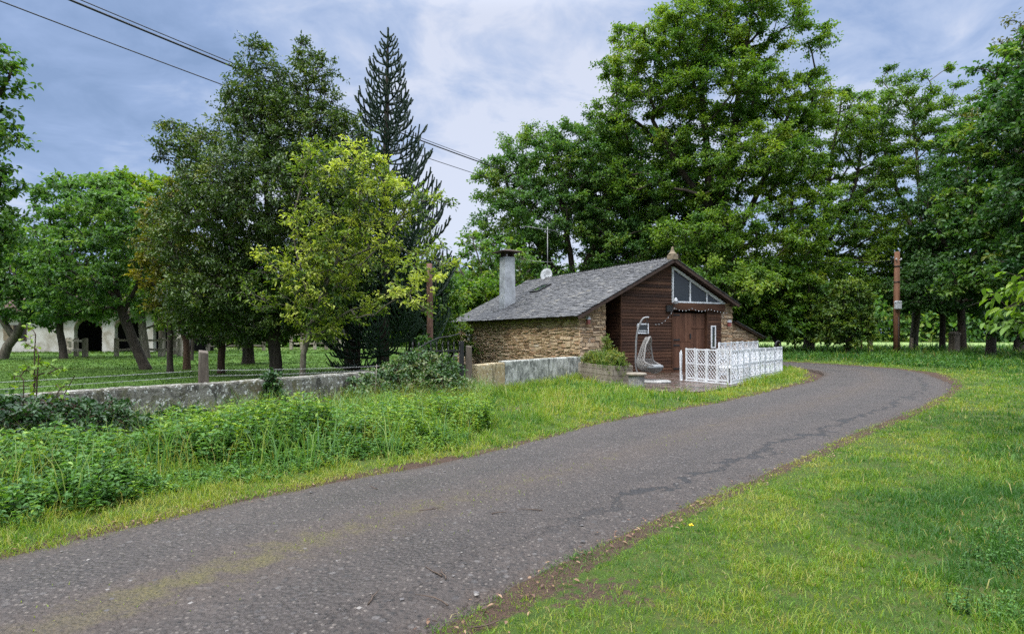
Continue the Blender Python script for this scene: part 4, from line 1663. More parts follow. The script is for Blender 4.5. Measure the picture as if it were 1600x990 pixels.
# square stone post on the verge and the wires strung from it
fp_x, fp_y = ground_at(318, 664)
po = thing('verge_post', 'rough square brown stone post standing in the weeds before the wall', 'post', (fp_x, fp_y, 0), .5)
mb = MB()
mb.hexa([(-.105, -.10, -.2), (.10, -.10, -.2), (.10, .10, -.2), (-.10, .10, -.2), (-.078, -.075, 1.30), (.075, -.078, 1.27), (.078, .075, 1.31), (-.075, .078, 1.33)])
mb.build('shaft', M['poststone'], po, .02)


def sag(a, b, d, n=16):
    a, b = np.array(a, float), np.array(b, float)
    return [a * (1 - t) + b * t - np.array([0, 0, d * 4 * t * (1 - t)]) for t in np.linspace(0, 1, n)]


wires = thing('wire_fence', 'pale barbed wires strung above the low garden wall from the stone post', 'wire fence', (0, 0, 0))
for za, zb, zc in ((.86, .66, .80), (.96, .74, .90)):
    mb = MB()
    mb.tube(sag((-12.5, 3.2, za - .10), (fp_x - .02, fp_y + .09, za), .03), .0032, 5)
    mb.tube(sag((fp_x - .02, fp_y + .09, za), (-2.55, 14.75, zb + .12), .03), .0032, 5)
    for a, b in (((-12.5, 3.2), (fp_x, fp_y + .09)), ((fp_x, fp_y + .09), (-2.55, 14.75))):
        for k in range(60):
            t = (k + .5) / 60
            p = np.array([a[0] * (1 - t) + b[0] * t, a[1] * (1 - t) + b[1] * t, za - .03 * 4 * t * (1 - t) + ((zb + .12 - za) * t if a[0] > -6 else -.10 * (1 - t))])
            mb.tube([p + np.array([-.015, 0, -.018]), p + np.array([.015, 0, .018])], .0022, 4)
    mb.build('wire', M['barb'], wires)
cane = MB()
cx_, cy_, _ = at_depth(584, 590, 12.4)
cane.tube([(cx_, cy_, 0), (cx_ + .05, cy_, .75), (cx_ + .06, cy_, .98)], .007, 6)
tag(cane.build('garden_cane', M['oldwood']), 'thin pale cane leaning by the low wall', 'cane')

# poles
rp = thing('rusty_pole', 'rust coloured lichened pole rising behind the iron gate', 'pole', (at_depth(672, 560, 16.2)[0], 16.2, 0))
mb = MB()
mb.tube([(0, 0, -.2), (0, 0, 1.0), (-.01, 0, 2.6), (-.02, 0, 3.5)], [.088, .085, .08, .075], 12)
mb.build('shaft', M['rust'], rp)
up_ = thing('utility_pole', 'tall brown wooden utility pole with a pale box at the bend', 'utility pole', (at_depth(1401, 545, 42)[0], 42, 0), 0)
mb = MB()
mb.tube([(0, 0, -.3), (0, 0, 3.5), (.03, 0, 7.35)], [.22, .20, .165], 14)
mb.build('shaft', M['rustwood'], up_)
mb = MB()
mb.box(-.30, .10, -.42, -.20, 3.35, 3.78)
mb.prism([(-.33, 3.78), (.13, 3.78), (.06, 3.92), (-.26, 3.92)], -.44, -.20)
mb.build('meter_box', M['greybox'], up_, .02)
mb = MB()
mb.tube([(0, -.19, 2.9), (0, -.21, 1.5), (0, -.22, .3)], .02, 6)
mb.build('conduit', M['iron'], up_)
for dx in (-.17, .17):
    q = MB()
    q.tube([(dx * .3, -.1, 6.75), (dx, -.24, 6.75)], .022, 6)
    q.lathe([(.03, 0), (.05, .03), (.05, .10), (.02, .14)], 10, (dx, -.24, 6.74))
    q.build('insulator', M['greybox'], up_)
for z in (2.2, 5.2, 6.3):
    q = MB()
    q.lathe([(.205, 0), (.21, .01), (.21, .06), (.205, .07)], 14, (.01, 0, z))
    q.build('band', M['iron'], up_)
upx = up_.location.x

# overhead cables crossing from the upper left to the utility pole
cab = []


def cable(off, label, rad):
    pts = []
    for Y in np.linspace(-4, 54, 50):
        pts.append((-16.9 + .5875 * (Y - 20) + off[0], Y, 12.62 + .0011 * (Y - 18) ** 2 + off[1]))
    mb = MB()
    mb.tube(pts, rad, 6)
    o = mb.build('overhead_cable', M['wire'])
    tag(o, label, 'cable', 'overhead cables')
    return o


cable((0, 0), 'lowest single overhead cable crossing the sky', .022)
cable((.35, .85), 'thick bundled overhead cable above the single one', .040)
cable((.42, .98), 'thin uppermost strand beside the bundled cable', .020)
sv = MB()
sv.tube(sag((upx - .1, 41.9, 6.75), (upx - 14, 47, 8.2), .5, 20), .018, 5)
tag(sv.build('service_cable', M['wire']), 'thin service cable running left from the utility pole into the oaks', 'cable')

# square stone piers and field posts under the trees on the right
def pier(px, ptop, pbot_y, Y, wpx, name, label, mat_):
    X, _, zt = at_depth(px, ptop, Y)
    o = thing(name, label, 'pillar' if name == 'stone_pier' else 'post', (X, Y, 0), .2)
    hw_ = wpx / F_PX * Y / 2
    mb = MB()
    mb.box(-hw_, hw_, -hw_, hw_, -.1, zt)
    mb.build('shaft', mat_, o, .03)
    if name == 'stone_pier':
        mb = MB()
        mb.box(-hw_ * 1.15, hw_ * 1.15, -hw_ * 1.15, hw_ * 1.15, zt + .002, zt + .14)
        mb.prism([(-hw_ * 1.1, zt + .142), (hw_ * 1.1, zt + .142), (hw_ * .3, zt + .26), (-hw_ * .3, zt + .26)], -hw_ * .8, hw_ * .8)
        mb.build('cap', mat_, o, .02)
    return o


pier(1491, 523, 548, 44, 11, 'stone_pier', 'square stone gate pier between the trunks under the right hand trees', M['poststone'])
pier(1549, 520, 548, 46, 5, 'field_post', 'slim pale concrete post against the dark trunk far right', M['concrete'])
pier(1360, 524, 548, 45, 5, 'field_post', 'grey field post left of the utility pole', M['oldwood'])
pier(1346, 532, 548, 47, 2, 'field_post', 'thin brown stake beside the grey field post', M['bark_red'])
pier(1242, 532, 548, 47, 2, 'field_post', 'thin stake left of the yellowish bush', M['bark_red'])
pier(1425, 528, 548, 49, 3, 'field_post', 'thin stake right of the utility pole', M['oldwood'])

# ------------------------------------------------------------------ stable building and corral fences across the lawn
sb = thing('stable_building', 'long whitewashed stable with dark arched openings behind the garden trees', 'stable', (-46.5, 52.0, 0), math.radians(-3))
SBL, SBH = 19.0, 3.45


def arch_top(x, a, b, spring, rise):
    m_ = (a + b) / 2
    q = (x - m_) / ((b - a) / 2)
    return spring + rise * math.sqrt(max(0, 1 - q * q))


opens = [(9.0, 11.5, 1.95, .95), (12.6, 15.1, 2.2, .6), (16.0, 17.6, 2.2, .5)]
arches = sorted([o for o in opens if o[2] > 0])
mb = MB()
x = 0.0
for a, b, spr, ris in arches + [(SBL, SBL, 0, 0)]:
    if a > x:
        mb.box(x, a, 0, .4, -.2, SBH)
    if b > a:
        nq = 18
        for k in range(nq):
            xa, xb = a + (b - a) * k / nq, a + (b - a) * (k + 1) / nq
            za, zb = arch_top(xa, a, b, spr, ris), arch_top(xb, a, b, spr, ris)
            mb.hexa([(xa, 0, za), (xb, 0, zb), (xb, .4, zb), (xa, .4, za), (xa, 0, SBH), (xb, 0, SBH), (xb, .4, SBH), (xa, .4, SBH)])
    x = b
wl = mb.build('wall', M['plaster'], sb)
for a, b, spr, ris in arches:
    q = MB()
    nq = 16
    for k in range(nq):
        xa, xb = a + (b - a) * k / nq, a + (b - a) * (k + 1) / nq
        za, zb = arch_top(xa, a, b, spr, ris), arch_top(xb, a, b, spr, ris)
        q.hexa([(xa, -.03, za), (xb, -.03, zb), (xb, -.004, zb), (xa, -.004, za), (xa, -.03, za + .22), (xb, -.03, zb + .22), (xb, -.004, zb + .22), (xa, -.004, za + .22)])
    q.build('arch_moulding', M['finial'], wl)
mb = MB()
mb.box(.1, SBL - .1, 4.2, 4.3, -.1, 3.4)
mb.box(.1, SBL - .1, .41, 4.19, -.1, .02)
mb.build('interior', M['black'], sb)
mb = MB()
mb.box(3.65, 4.75, -.05, .0 - .004, 1.05, 2.4)
wf = mb.build('window', M['dark_wood'], sb)
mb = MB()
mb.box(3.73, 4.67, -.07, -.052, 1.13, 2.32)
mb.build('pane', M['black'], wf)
mb = MB()
mb.box(2.7, 3.6, -.06, -.004, 1.05, 2.4)
mb.build('shutter', M['finial'], sb)
mb = MB()
vsl = [(-.4, -.7, 3.35), (SBL + .4, -.7, 3.35), (SBL + .4, 2.6, 4.9), (-.4, 2.6, 4.9), (SBL + .4, 5.9, 3.35), (-.4, 5.9, 3.35)]
mb.add(vsl + [(a, b, c + .12) for a, b, c in vsl], [(0, 1, 2, 3), (3, 2, 4, 5), (6, 9, 8, 7), (9, 11, 10, 8), (0, 6, 7, 1), (1, 7, 8, 2), (2, 8, 10, 4), (4, 10, 11, 5), (5, 11, 9, 3), (3, 9, 6, 0)])
rf = mb.build('roof', M['tile'], sb)
mb = MB()
r = random.Random(6)
x = -.4
while x < SBL + .3:
    mb.tube([(x, -.75, 3.50), (x, 2.6, 5.04)], .11, 6, var=r.random())
    x += .26
mb.build('roof_tiles', M['tile'], rf)


def corral(label, pts, hgt, n_rail=2, group='weathered corral fences'):
    root = thing('corral_fence', label, 'fence', (0, 0, 0), 0, group)
    for i, (x, y) in enumerate(pts):
        q = MB()
        w_ = rnd.uniform(.10, .15)
        q.hexa([(x - w_, y - w_, -.1), (x + w_, y - w_, -.1), (x + w_, y + w_, -.1), (x - w_, y + w_, -.1),
                (x - w_ * .9, y - w_ * .9, hgt), (x + w_ * .9, y - w_ * .9, hgt + .04), (x + w_ * .9, y + w_ * .9, hgt + .03), (x - w_ * .9, y + w_ * .9, hgt)], rnd.random())
        q.build('post', M['oldwood'], root)
    for (a, b) in zip(pts[:-1], pts[1:]):
        for k in range(n_rail):
            z = hgt * (.9 - .5 * k)
            q = MB()
            q.bar((a[0], a[1] - .14, z + rnd.uniform(-.03, .03)), (b[0], b[1] - .14, z + rnd.uniform(-.03, .03)), .06, .15, var=rnd.random())
            q.build('rail', M['oldwood'], root)
    return root


def gpt(px, Y):
    return ((px - 800) / F_PX * Y, Y)


corral('short weathered rail fence left of the big dark arch', [gpt(107, 46), gpt(119, 42), gpt(133, 41)], 1.30)
corral('weathered two rail fence crossing in front of the right hand arches', [gpt(182, 42), gpt(213, 42.5), gpt(252, 42), gpt(281, 42.5)], 1.32)
corral('grey rail fence at the far side of the lawn behind the trees', [gpt(455, 60), gpt(472, 60), gpt(492, 60), gpt(510, 61), gpt(530, 62), gpt(556, 62)], 1.75, 3)
corral('pale far rail fence beside the grey one', [gpt(325, 55), gpt(350, 55), gpt(380, 56), gpt(412, 57)], 1.4, 2)
# small pale shed with a slate blue roof glimpsed under the branches
sh = thing('pale_shed', 'small pale shed with blue-grey roof glimpsed under the branches', 'shed', (*gpt(515, 72), 0), .1)
mb = MB()
mb.box(0, 4.4, 0, 3, -.1, 1.7)
mb.build('wall', M['plaster'], sh)
mb = MB()
mb.prism([(-.3, 1.68), (4.7, 1.68), (3.9, 2.9), (.5, 2.9)], -.3, 3.3)
mb.build('roof', M['slate'], sh)
mb = MB()
mb.box(2.6, 3.7, -.03, -.004, .0, 1.3)
mb.build('door', M['finial'], sh)

# fallen twigs and leaves on the lane
TW = ['longest dark twig lying on the near half of the lane', 'short twig beside the longest twig on the lane', 'thin twig lying across the middle of the lane',
      'tiny twig on the lane right of the middle one', 'curved twig near the bottom edge of the lane', 'twig lying by the cracked side of the lane',
      'short twig on the lane near its bottom left', 'tiny twig close to the weedy left edge of the lane', 'bent twig on the bare soil at the right lane edge']
for i, (px, py, L, a) in enumerate(((690, 903, .22, 2.2), (697, 908, .16, 1.7), (655, 800, .22, .3), (768, 805, .14, .05), (700, 950, .26, 2.3), (848, 800, .24, 2.6), (575, 948, .18, 1.5), (590, 766, .15, 3.0), (735, 985, .22, .1))):
    X, Y = ground_at(px, py)
    q = MB()
    p = [np.array([X, Y, .018])]
    for k in range(4):
        a += rnd.uniform(-.35, .35)
        p.append(p[-1] + np.array([math.cos(a), math.sin(a), 0]) * L / 4 + np.array([0, 0, rnd.uniform(-.002, .006)]))
    q.tube(p, [.005, .0045, .004, .003, .0015], 5)
    if rnd.random() < .6:
        q.tube([p[2], p[2] + np.array([math.cos(a + .7), math.sin(a + .7), .05]) * L * .35], [.003, .001], 4)
    o = q.build('fallen_twig', M['twig'])
    tag(o, TW[i], 'twig', 'fallen twigs on the lane')

# ------------------------------------------------------------------ foliage helpers
def leaf_geo(P, D, N, L, W, fold=.25, curl=.12):
    """vectorised folded leaves: six corners, two quads each"""
    D = unit(D)
    S = unit(np.cross(D, N))
    N = np.cross(S, D)
    L, W = L[:, None], W[:, None]
    V = np.empty((len(P), 6, 3), np.float32)
    V[:, 0] = P
    V[:, 1] = P + D * L * .30 + S * W * .46 + N * W * fold
    V[:, 2] = P + D * L * .66 + S * W * .38 + N * (W * fold - L * curl * .4)
    V[:, 3] = P + D * L - N * L * curl
    V[:, 4] = P + D * L * .66 - S * W * .38 + N * (W * fold - L * curl * .4)
    V[:, 5] = P + D * L * .30 - S * W * .46 + N * W * fold
    return V


LQ = np.array([[0, 1, 2, 3], [0, 3, 4, 5]])


def leaf_obj(name, V, var, material, parent=None):
    n = len(V)
    q = (np.arange(n)[:, None, None] * 6 + LQ[None]).reshape(-1, 4)
    return link(name, np_mesh(name, V.reshape(-1, 3), q, var=np.repeat(var, 2)), material, parent)


def prisms(A, B, ra, rb):
    """thin three-sided twigs from A to B; returns V, quads"""
    d = unit(B - A)
    a = unit(np.cross(d, np.array([.13, .31, .94])))
    b = np.cross(d, a)
    V = np.empty((len(A), 6, 3), np.float32)
    for k in range(3):
        t = 2 * math.pi * k / 3
        o = a * math.cos(t) + b * math.sin(t)
        V[:, k] = A + o * ra[:, None]
        V[:, k + 3] = B + o * rb[:, None]
    Q = np.array([[0, 1, 4, 3], [1, 2, 5, 4], [2, 0, 3, 5]])
    q = (np.arange(len(A))[:, None, None] * 6 + Q[None]).reshape(-1, 4)
    return V.reshape(-1, 3), q


def tube_np(pts, rad, n):
    pts = np.asarray(pts, float)
    T = unit(np.gradient(pts, axis=0))
    ref = np.array([.21, .13, .97]) if abs(T[0][2]) < .9 else np.array([1.0, .1, 0])
    A = unit(np.cross(T, ref))
    Bv = np.cross(T, A)
    t = np.arange(n) * 2 * math.pi / n
    V = pts[:, None] + (A[:, None] * np.cos(t)[None, :, None] + Bv[:, None] * np.sin(t)[None, :, None]) * np.asarray(rad)[:, None, None]
    m_ = len(pts)
    i = np.arange(m_ - 1)[:, None] * n
    k = np.arange(n)[None]
    k2 = (k + 1) % n
    q = np.stack([i + k, i + k2, i + n + k2, i + n + k], -1).reshape(-1, 4)
    return V.reshape(-1, 3), q


def sample_blobs(r, blobs, n_try, mind, shell):
    """points in a union of ellipsoids, pushed outwards, at least mind apart"""
    wts = np.array([b[3] * b[4] * b[5] for b in blobs]) ** .8
    ch = r.choice(len(blobs), n_try, p=wts / wts.sum())
    B = np.array(blobs, float)[ch]
    d = unit(r.normal(size=(n_try, 3)))
    u = (shell + (1 - shell) * r.random(n_try)) ** (1 / 2.2)
    u = u * (.86 + .28 * fbm(d[:, 0] * 2.5 + ch * 3.1 + 20, d[:, 2] * 2.5 + d[:, 1] * 1.7 + 30, 3))
    P = B[:, :3] + d * u[:, None] * B[:, 3:6]
    keep = []
    K = np.empty((n_try, 3))
    m2 = mind ** 2
    for p in P:
        if len(keep) == 0 or ((K[:len(keep)] - p) ** 2).sum(1).min() > m2:
            K[len(keep)] = p
            keep.append(p)
    return np.array(keep)


def grow(r, trunks, clumps, tip_r, trunk_r, step=.9, lift=.14, wig=.10):
    """attach every clump to the nearest sensible node; returns branch paths with radii"""
    cap = 40 + sum(len(t) * 12 for t in trunks) + len(clumps) * 16
    N_ = np.zeros((cap, 3))
    par = np.full(cap, -1)
    cnt = np.zeros(cap)
    n = 0
    paths = []
    for tp in trunks:
        tp = np.asarray(tp, float)
        ids = []
        L = np.concatenate([[0], np.cumsum(np.linalg.norm(np.diff(tp, axis=0), axis=1))])
        m_ = max(3, int(L[-1] / step) + 1)
        ss = np.linspace(0, L[-1], m_)
        q = np.stack([np.interp(ss, L, tp[:, k]) for k in range(3)], -1)
        q[1:-1, :2] += r.normal(0, .035 * step, (m_ - 2, 2))
        start = -1
        if paths:                            # later trunks fork from the nearest node when they start close to one
            dd = np.linalg.norm(N_[:n] - q[0], axis=1)
            if dd.min() < .6:
                start = int(dd.argmin())
        for i, p in enumerate(q):
            N_[n] = p
            par[n] = start if i == 0 else n - 1
            ids.append(n)
            n += 1
        cnt[ids[-1]] += 1
        paths.append(([start] if start >= 0 else []) + ids)
    nt_ = n
    low = min(min(p[2] for p in t) for t in trunks)
    axis_nodes = N_[:n].copy()
    dmin = np.array([np.linalg.norm(axis_nodes - c, axis=1).min() for c in clumps])
    for ci in np.argsort(dmin):
        p = clumps[ci]
        v = N_[:n] - p
        d = np.linalg.norm(v, axis=1)
        cost = d + 1.0 * np.maximum(0, v[:, 2] + .28 * d) + np.where(N_[:n, 2] < low + .18 * (p[2] - low), 2.5, 0)
        j = int(cost.argmin())
        a = N_[j]
        dist = d[j]
        m_ = max(2, int(dist / step) + 1)
        c = a + (p - a) * .5 + np.array([0, 0, lift * dist]) + r.normal(0, wig, 3) * dist * .6
        ids = []
        pj = j
        for i in range(1, m_ + 1):
            t = i / m_
            q = a * (1 - t) ** 2 + c * 2 * t * (1 - t) + p * t ** 2
            if i < m_:
                q = q + r.normal(0, .03, 3) * step
            if n >= cap - 2:
                break
            N_[n] = q
            par[n] = pj
            pj = n
            ids.append(n)
            n += 1
        cnt[pj] += 1
        paths.append([j] + ids)
    for i in range(n - 1, -1, -1):
        if par[i] >= 0:
            cnt[par[i]] += cnt[i]
    tot = max(cnt[0], 2)
    e = math.log(trunk_r / tip_r) / math.log(tot)
    R = tip_r * np.maximum(cnt, 1) ** max(.3, e)
    return N_[:n], R[:n], paths, nt_


def tree(name, label, cat, group, base, trunks, blobs, leafm, barkm, trunk_r=.3, n_try=900, mind=.8, shell=.25, clump_r=.7,
         n_tw=7, n_lf=16, leaf=(.16, .09), tip_r=.012, flat=.6, seed=1, cv=.35, hue=0.0, parts=('trunk', 'crown'), lift=.14, droop=.25,
         twig_r=.006, step=.9, flare=.30, cull=None, gaps=0.0, wig=.10):
    r = np.random.default_rng(seed)
    bz = base[2] if len(base) > 2 else gz(base[0], base[1]) - .03
    root = thing(name, label, cat, (base[0], base[1], bz), 0, group)
    C = sample_blobs(r, blobs, n_try, mind, shell)
    if gaps:
        g = fbm(C[:, 0] * .35 + seed, C[:, 2] * .35 + C[:, 1] * .2 + 50, 3)
        C = C[(g > np.quantile(g, gaps)) | (r.random(len(C)) < .25)]
    if cull is not None:
        C = C[cull(C)]
    trunks = [np.asarray(t, float) for t in trunks]
    N_, R, paths, nt_ = grow(r, trunks, C, tip_r, trunk_r, step, lift, wig)
    VV, QQ, o = [], [], 0
    for i, ids in enumerate(paths):
        if len(ids) < 2:
            continue
        pts = N_[ids]
        rad = R[ids].copy()
        if i >= len(trunks) or ids[0] not in (0,):
            rad[0] = min(rad[0], rad[1] * 1.25)
        if pts[0][2] < .15:
            dz = pts[:, 2] - pts[0][2]
            rad *= 1 + flare * np.exp(-dz / .35)
            if len(pts) > 2:                 # extra rings for the root flare
                t = np.array([0, .12, .3, .6])[:, None]
                add = pts[0] * (1 - t) + pts[1] * t
                ra = rad[0] * (1 - t[:, 0]) ** 2 + rad[1] * (1 - (1 - t[:, 0]) ** 2)
                pts = np.vstack([add, pts[1:]])
                rad = np.concatenate([ra, rad[1:]])
                pts[0][2] -= .2
        ns = 12 if rad.max() > .14 else (7 if rad.max() > .05 else 4)
        V, q = tube_np(pts, rad, ns)
        if ns == 12:
            V = V + (fbm(V[:, 2:3] * 1.6 + V[:, 0:1] * 3 + seed, V[:, 1:2] * 3, 3) - .5) * .35 * rad.max() * unit(r.normal(size=(1, 3)) + np.array([[0, 0, 0.]]))
        VV.append(V); QQ.append(q + o); o += len(V)
    # twigs and leaves
    nC = len(C)
    axis = np.vstack(trunks)
    ax_d = np.array([axis[np.abs(axis[:, 2] - max(c[2] - 1.0, 0)).argmin()] for c in C])
    Od = C - ax_d
    Od = unit(Od + r.normal(0, .25, Od.shape) * np.linalg.norm(Od, axis=1, keepdims=True))
    kk = r.integers(max(2, n_tw - 2), n_tw + 3, nC)
    ci = np.repeat(np.arange(nC), kk)
    nT = len(ci)
    td = unit(Od[ci] * .55 + r.normal(0, .62, (nT, 3)) + np.array([0, 0, .10]))
    td[:, 2] *= flat
    tl = clump_r * (.40 + .8 * r.random(nT)) * (.55 + .85 * r.random(nC))[ci]
    A = C[ci] - Od[ci] * clump_r * .25
    E = A + td * tl[:, None]
    V, q = prisms(A, E, np.full(nT, twig_r * 1.5), np.full(nT, twig_r * .5))
    VV.append(V); QQ.append(q + o)
    b = link(parts[0], np_mesh(parts[0], np.vstack(VV), np.vstack(QQ), smooth=True), barkm, root)
    nl = r.integers(max(2, int(n_lf * .6)), int(n_lf * 1.4) + 1, nT)
    li = np.repeat(np.arange(nT), nl)
    n = len(li)
    t = .15 + .95 * r.random(n) ** .8
    P = A[li] + (E - A)[li] * t[:, None] + r.normal(0, 1, (n, 3)) * np.array([1, 1, .6]) * clump_r * .14
    D = unit(td[li] * .6 + r.normal(0, .75, (n, 3)) + np.array([0, 0, -droop]))
    Nn = unit(np.array([0, 0, 1.0]) + r.normal(0, .42, (n, 3)) + Od[ci[li]] * .25)
    s_ = .65 + .7 * r.random(n)
    V = leaf_geo(P, D, Nn, leaf[0] * s_, leaf[1] * s_)
    cvv = r.normal(0, 1, nC)
    var = np.clip(.48 + hue + cv * .5 * cvv[ci[li]] * .6 + r.normal(0, .15, n), 0, 1)
    leaf_obj(parts[1], V, var, leafm, root)
    return root


def vertical(h, lean=(0, 0), n=6, wob=.0, seed=0, curve=0.0):
    r = np.random.default_rng(seed)
    t = np.linspace(0, 1, n)
    return np.column_stack([lean[0] * t ** (1 + curve) + r.normal(0, wob, n) * (t > 0), lean[1] * t + r.normal(0, wob, n) * (t > 0), h * t])


def X_at(px, Y):
    return (px - 800) / F_PX * Y


def Z_at(py, Y):
    return CAM_H + (Y_H - py) / F_PX * Y


def blob(px, py, rx, ry, Y, Yb, Xb, depth=None):
    """ellipsoid whose photo footprint is centred on (px, py) with half sizes rx, ry pixels at depth Y, relative to the tree base"""
    k = Y / F_PX
    return (X_at(px, Y) - Xb, Y - Yb, Z_at(py, Y), rx * k, depth if depth else rx * k * .9, ry * k)


def ptree(name, label, cat, group, foot_px, Yb, trunk_pts, blobs_px, **kw):
    """trunk_pts: photo points (px, py) at the base depth; blobs_px: (px, py, rx, ry[, dY])"""
    Xb = X_at(foot_px, Yb)
    tr = []
    for tp in trunk_pts:
        tr.append([(X_at(p[0], Yb + (p[2] if len(p) > 2 else 0)) - Xb, p[2] if len(p) > 2 else 0, max(0, Z_at(p[1], Yb))) for p in tp])
    tr = [np.array(t) for t in tr]
    tr[0][0][2] = 0
    bl = [blob(b[0], b[1], b[2], b[3], Yb + (b[4] if len(b) > 4 else 0), Yb, Xb) for b in blobs_px]
    return tree(name, label, cat, group, (Xb, Yb), tr, bl, **kw)


OAKS = 'broadleaf trees behind the barn'
GARD = 'trees on the mown garden lawn'
RIGHT = 'trees along the outside of the bend'

# ------------------------------------------------------------------ big trees behind the barn
ptree('oak_tree', 'tallest oak, its crown reaching the top of the picture above the barn gable', 'oak tree', OAKS, 1118, 47,
      [[(1118, 545), (1116, 440), (1110, 330), (1105, 240), (1098, 150), (1092, 60)], [(1112, 350), (1135, 270), (1150, 180), (1165, 80), (1175, 20)],
       [(1116, 420), (1165, 340), (1200, 270), (1235, 170)], [(1110, 330), (1060, 260), (1020, 190)]],
      [(1080, 60, 80, 70), (1170, 40, 90, 70), (1010, 95, 68, 62, 1), (1245, 70, 52, 68), (1120, 150, 110, 55), (985, 180, 52, 50), (1040, 215, 70, 45), (1240, 175, 60, 50),
       (1190, 250, 90, 50, -2), (1090, 285, 80, 42, -1), (1010, 285, 70, 40), (1260, 290, 60, 40, -2), (1100, 370, 85, 40, -3), (1200, 360, 85, 42, -3), (1130, 445, 90, 42, -4), (1210, 440, 70, 45, -3), (1240, 365, 60, 45, -3), (1270, 420, 50, 40, -2)],
      leafm=LEAF['oak'], barkm=M['bark'], trunk_r=.55, n_try=3600, mind=1.0, shell=.12, clump_r=1.12, n_tw=9, n_lf=29, leaf=(.185, .12), seed=3, cv=.6, flat=.58,
      gaps=.25, twig_r=.012, tip_r=.03, step=1.3)
ptree('oak_tree', 'broad oak filling the gap between the chimney and the tallest oak', 'oak tree', OAKS, 905, 49,
      [[(905, 545), (900, 470), (890, 400), (880, 320), (872, 250)], [(902, 480), (850, 400), (810, 330), (790, 280)], [(898, 450), (935, 370), (960, 300), (985, 230)]],
      [(870, 255, 95, 58), (795, 290, 60, 55), (775, 330, 50, 40, -1), (930, 240, 70, 60), (850, 340, 95, 60, -1), (950, 320, 80, 80), (970, 400, 70, 60, -1), (880, 400, 70, 50), (790, 390, 55, 45, -2)],
      leafm=LEAF['oak2'], barkm=M['bark'], trunk_r=.45, n_try=2000, mind=.98, shell=.12, clump_r=1.05, n_tw=9, n_lf=28, leaf=(.185, .12), seed=4, cv=.5, flat=.6,
      gaps=.2, twig_r=.012, tip_r=.03, step=1.3)
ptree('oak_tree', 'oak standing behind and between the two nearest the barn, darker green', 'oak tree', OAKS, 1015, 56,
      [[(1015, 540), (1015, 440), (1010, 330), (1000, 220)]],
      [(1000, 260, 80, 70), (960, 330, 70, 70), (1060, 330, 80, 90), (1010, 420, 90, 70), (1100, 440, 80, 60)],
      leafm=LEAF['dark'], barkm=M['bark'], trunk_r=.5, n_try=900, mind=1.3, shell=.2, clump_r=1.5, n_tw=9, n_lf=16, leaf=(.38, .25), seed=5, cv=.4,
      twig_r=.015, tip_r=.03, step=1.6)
ptree('oak_tree', 'open crowned oak with a feathery top just right of the tallest one', 'oak tree', OAKS, 1262, 52,
      [[(1262, 545), (1270, 460), (1285, 360), (1300, 250), (1315, 150)], [(1272, 450), (1240, 360), (1235, 280)], [(1280, 400), (1330, 320), (1345, 240)]],
      [(1310, 145, 42, 48), (1290, 215, 75, 60), (1340, 270, 60, 70), (1250, 300, 70, 70), (1300, 370, 85, 70), (1230, 420, 70, 60, -2), (1290, 440, 80, 50, -1), (1350, 400, 50, 60)],
      leafm=LEAF['oak'], barkm=M['bark'], trunk_r=.42, n_try=2000, mind=1.12, shell=.15, clump_r=1.1, n_tw=8, n_lf=26, leaf=(.185, .115), seed=6, cv=.5, flat=.5,
      gaps=.25, twig_r=.012, tip_r=.03, step=1.4, hue=-.02)
ptree('oak_tree', 'airy oak with pale limbs showing, crown standing alone against the sky', 'oak tree', RIGHT, 1427, 53,
      [[(1427, 548), (1432, 480), (1440, 400), (1438, 310), (1430, 220), (1425, 150)], [(1438, 400), (1410, 320), (1385, 250), (1375, 190)], [(1440, 380), (1465, 290), (1480, 210)], [(1434, 450), (1395, 380), (1375, 340)]],
      [(1425, 140, 62, 50), (1380, 190, 55, 55), (1475, 180, 48, 65), (1430, 240, 75, 60), (1380, 300, 50, 60), (1480, 290, 45, 60), (1430, 350, 80, 60), (1390, 420, 60, 55), (1460, 430, 60, 50)],
      leafm=LEAF['oak'], barkm=M['bark_grey'], trunk_r=.32, n_try=2100, mind=1.12, shell=.15, clump_r=1.1, n_tw=9, n_lf=26, leaf=(.185, .115), seed=7, cv=.45, flat=.5,
      gaps=.2, twig_r=.012, tip_r=.03, step=1.4, hue=-.04)
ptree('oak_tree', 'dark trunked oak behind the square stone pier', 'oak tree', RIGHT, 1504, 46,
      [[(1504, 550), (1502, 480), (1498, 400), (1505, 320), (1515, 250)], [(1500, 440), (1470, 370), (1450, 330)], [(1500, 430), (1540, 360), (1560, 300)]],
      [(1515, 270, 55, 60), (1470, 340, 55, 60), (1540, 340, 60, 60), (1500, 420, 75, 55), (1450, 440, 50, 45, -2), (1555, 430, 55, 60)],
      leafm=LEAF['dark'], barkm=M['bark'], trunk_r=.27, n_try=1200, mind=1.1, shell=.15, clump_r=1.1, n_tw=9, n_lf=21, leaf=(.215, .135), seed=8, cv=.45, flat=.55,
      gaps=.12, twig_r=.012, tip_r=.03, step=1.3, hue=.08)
ptree('oak_tree', 'slimmer dark trunk between the utility pole and the stone pier', 'oak tree', RIGHT, 1472, 50,
      [[(1472, 548), (1474, 480), (1470, 410), (1462, 350)]],
      [(1465, 400, 50, 55), (1430, 450, 50, 40), (1500, 460, 45, 40)],
      leafm=LEAF['dark'], barkm=M['bark'], trunk_r=.22, n_try=420, mind=1.2, shell=.2, clump_r=1.2, n_tw=8, n_lf=12, leaf=(.38, .25), seed=9, cv=.4, twig_r=.012, tip_r=.03, step=1.4)
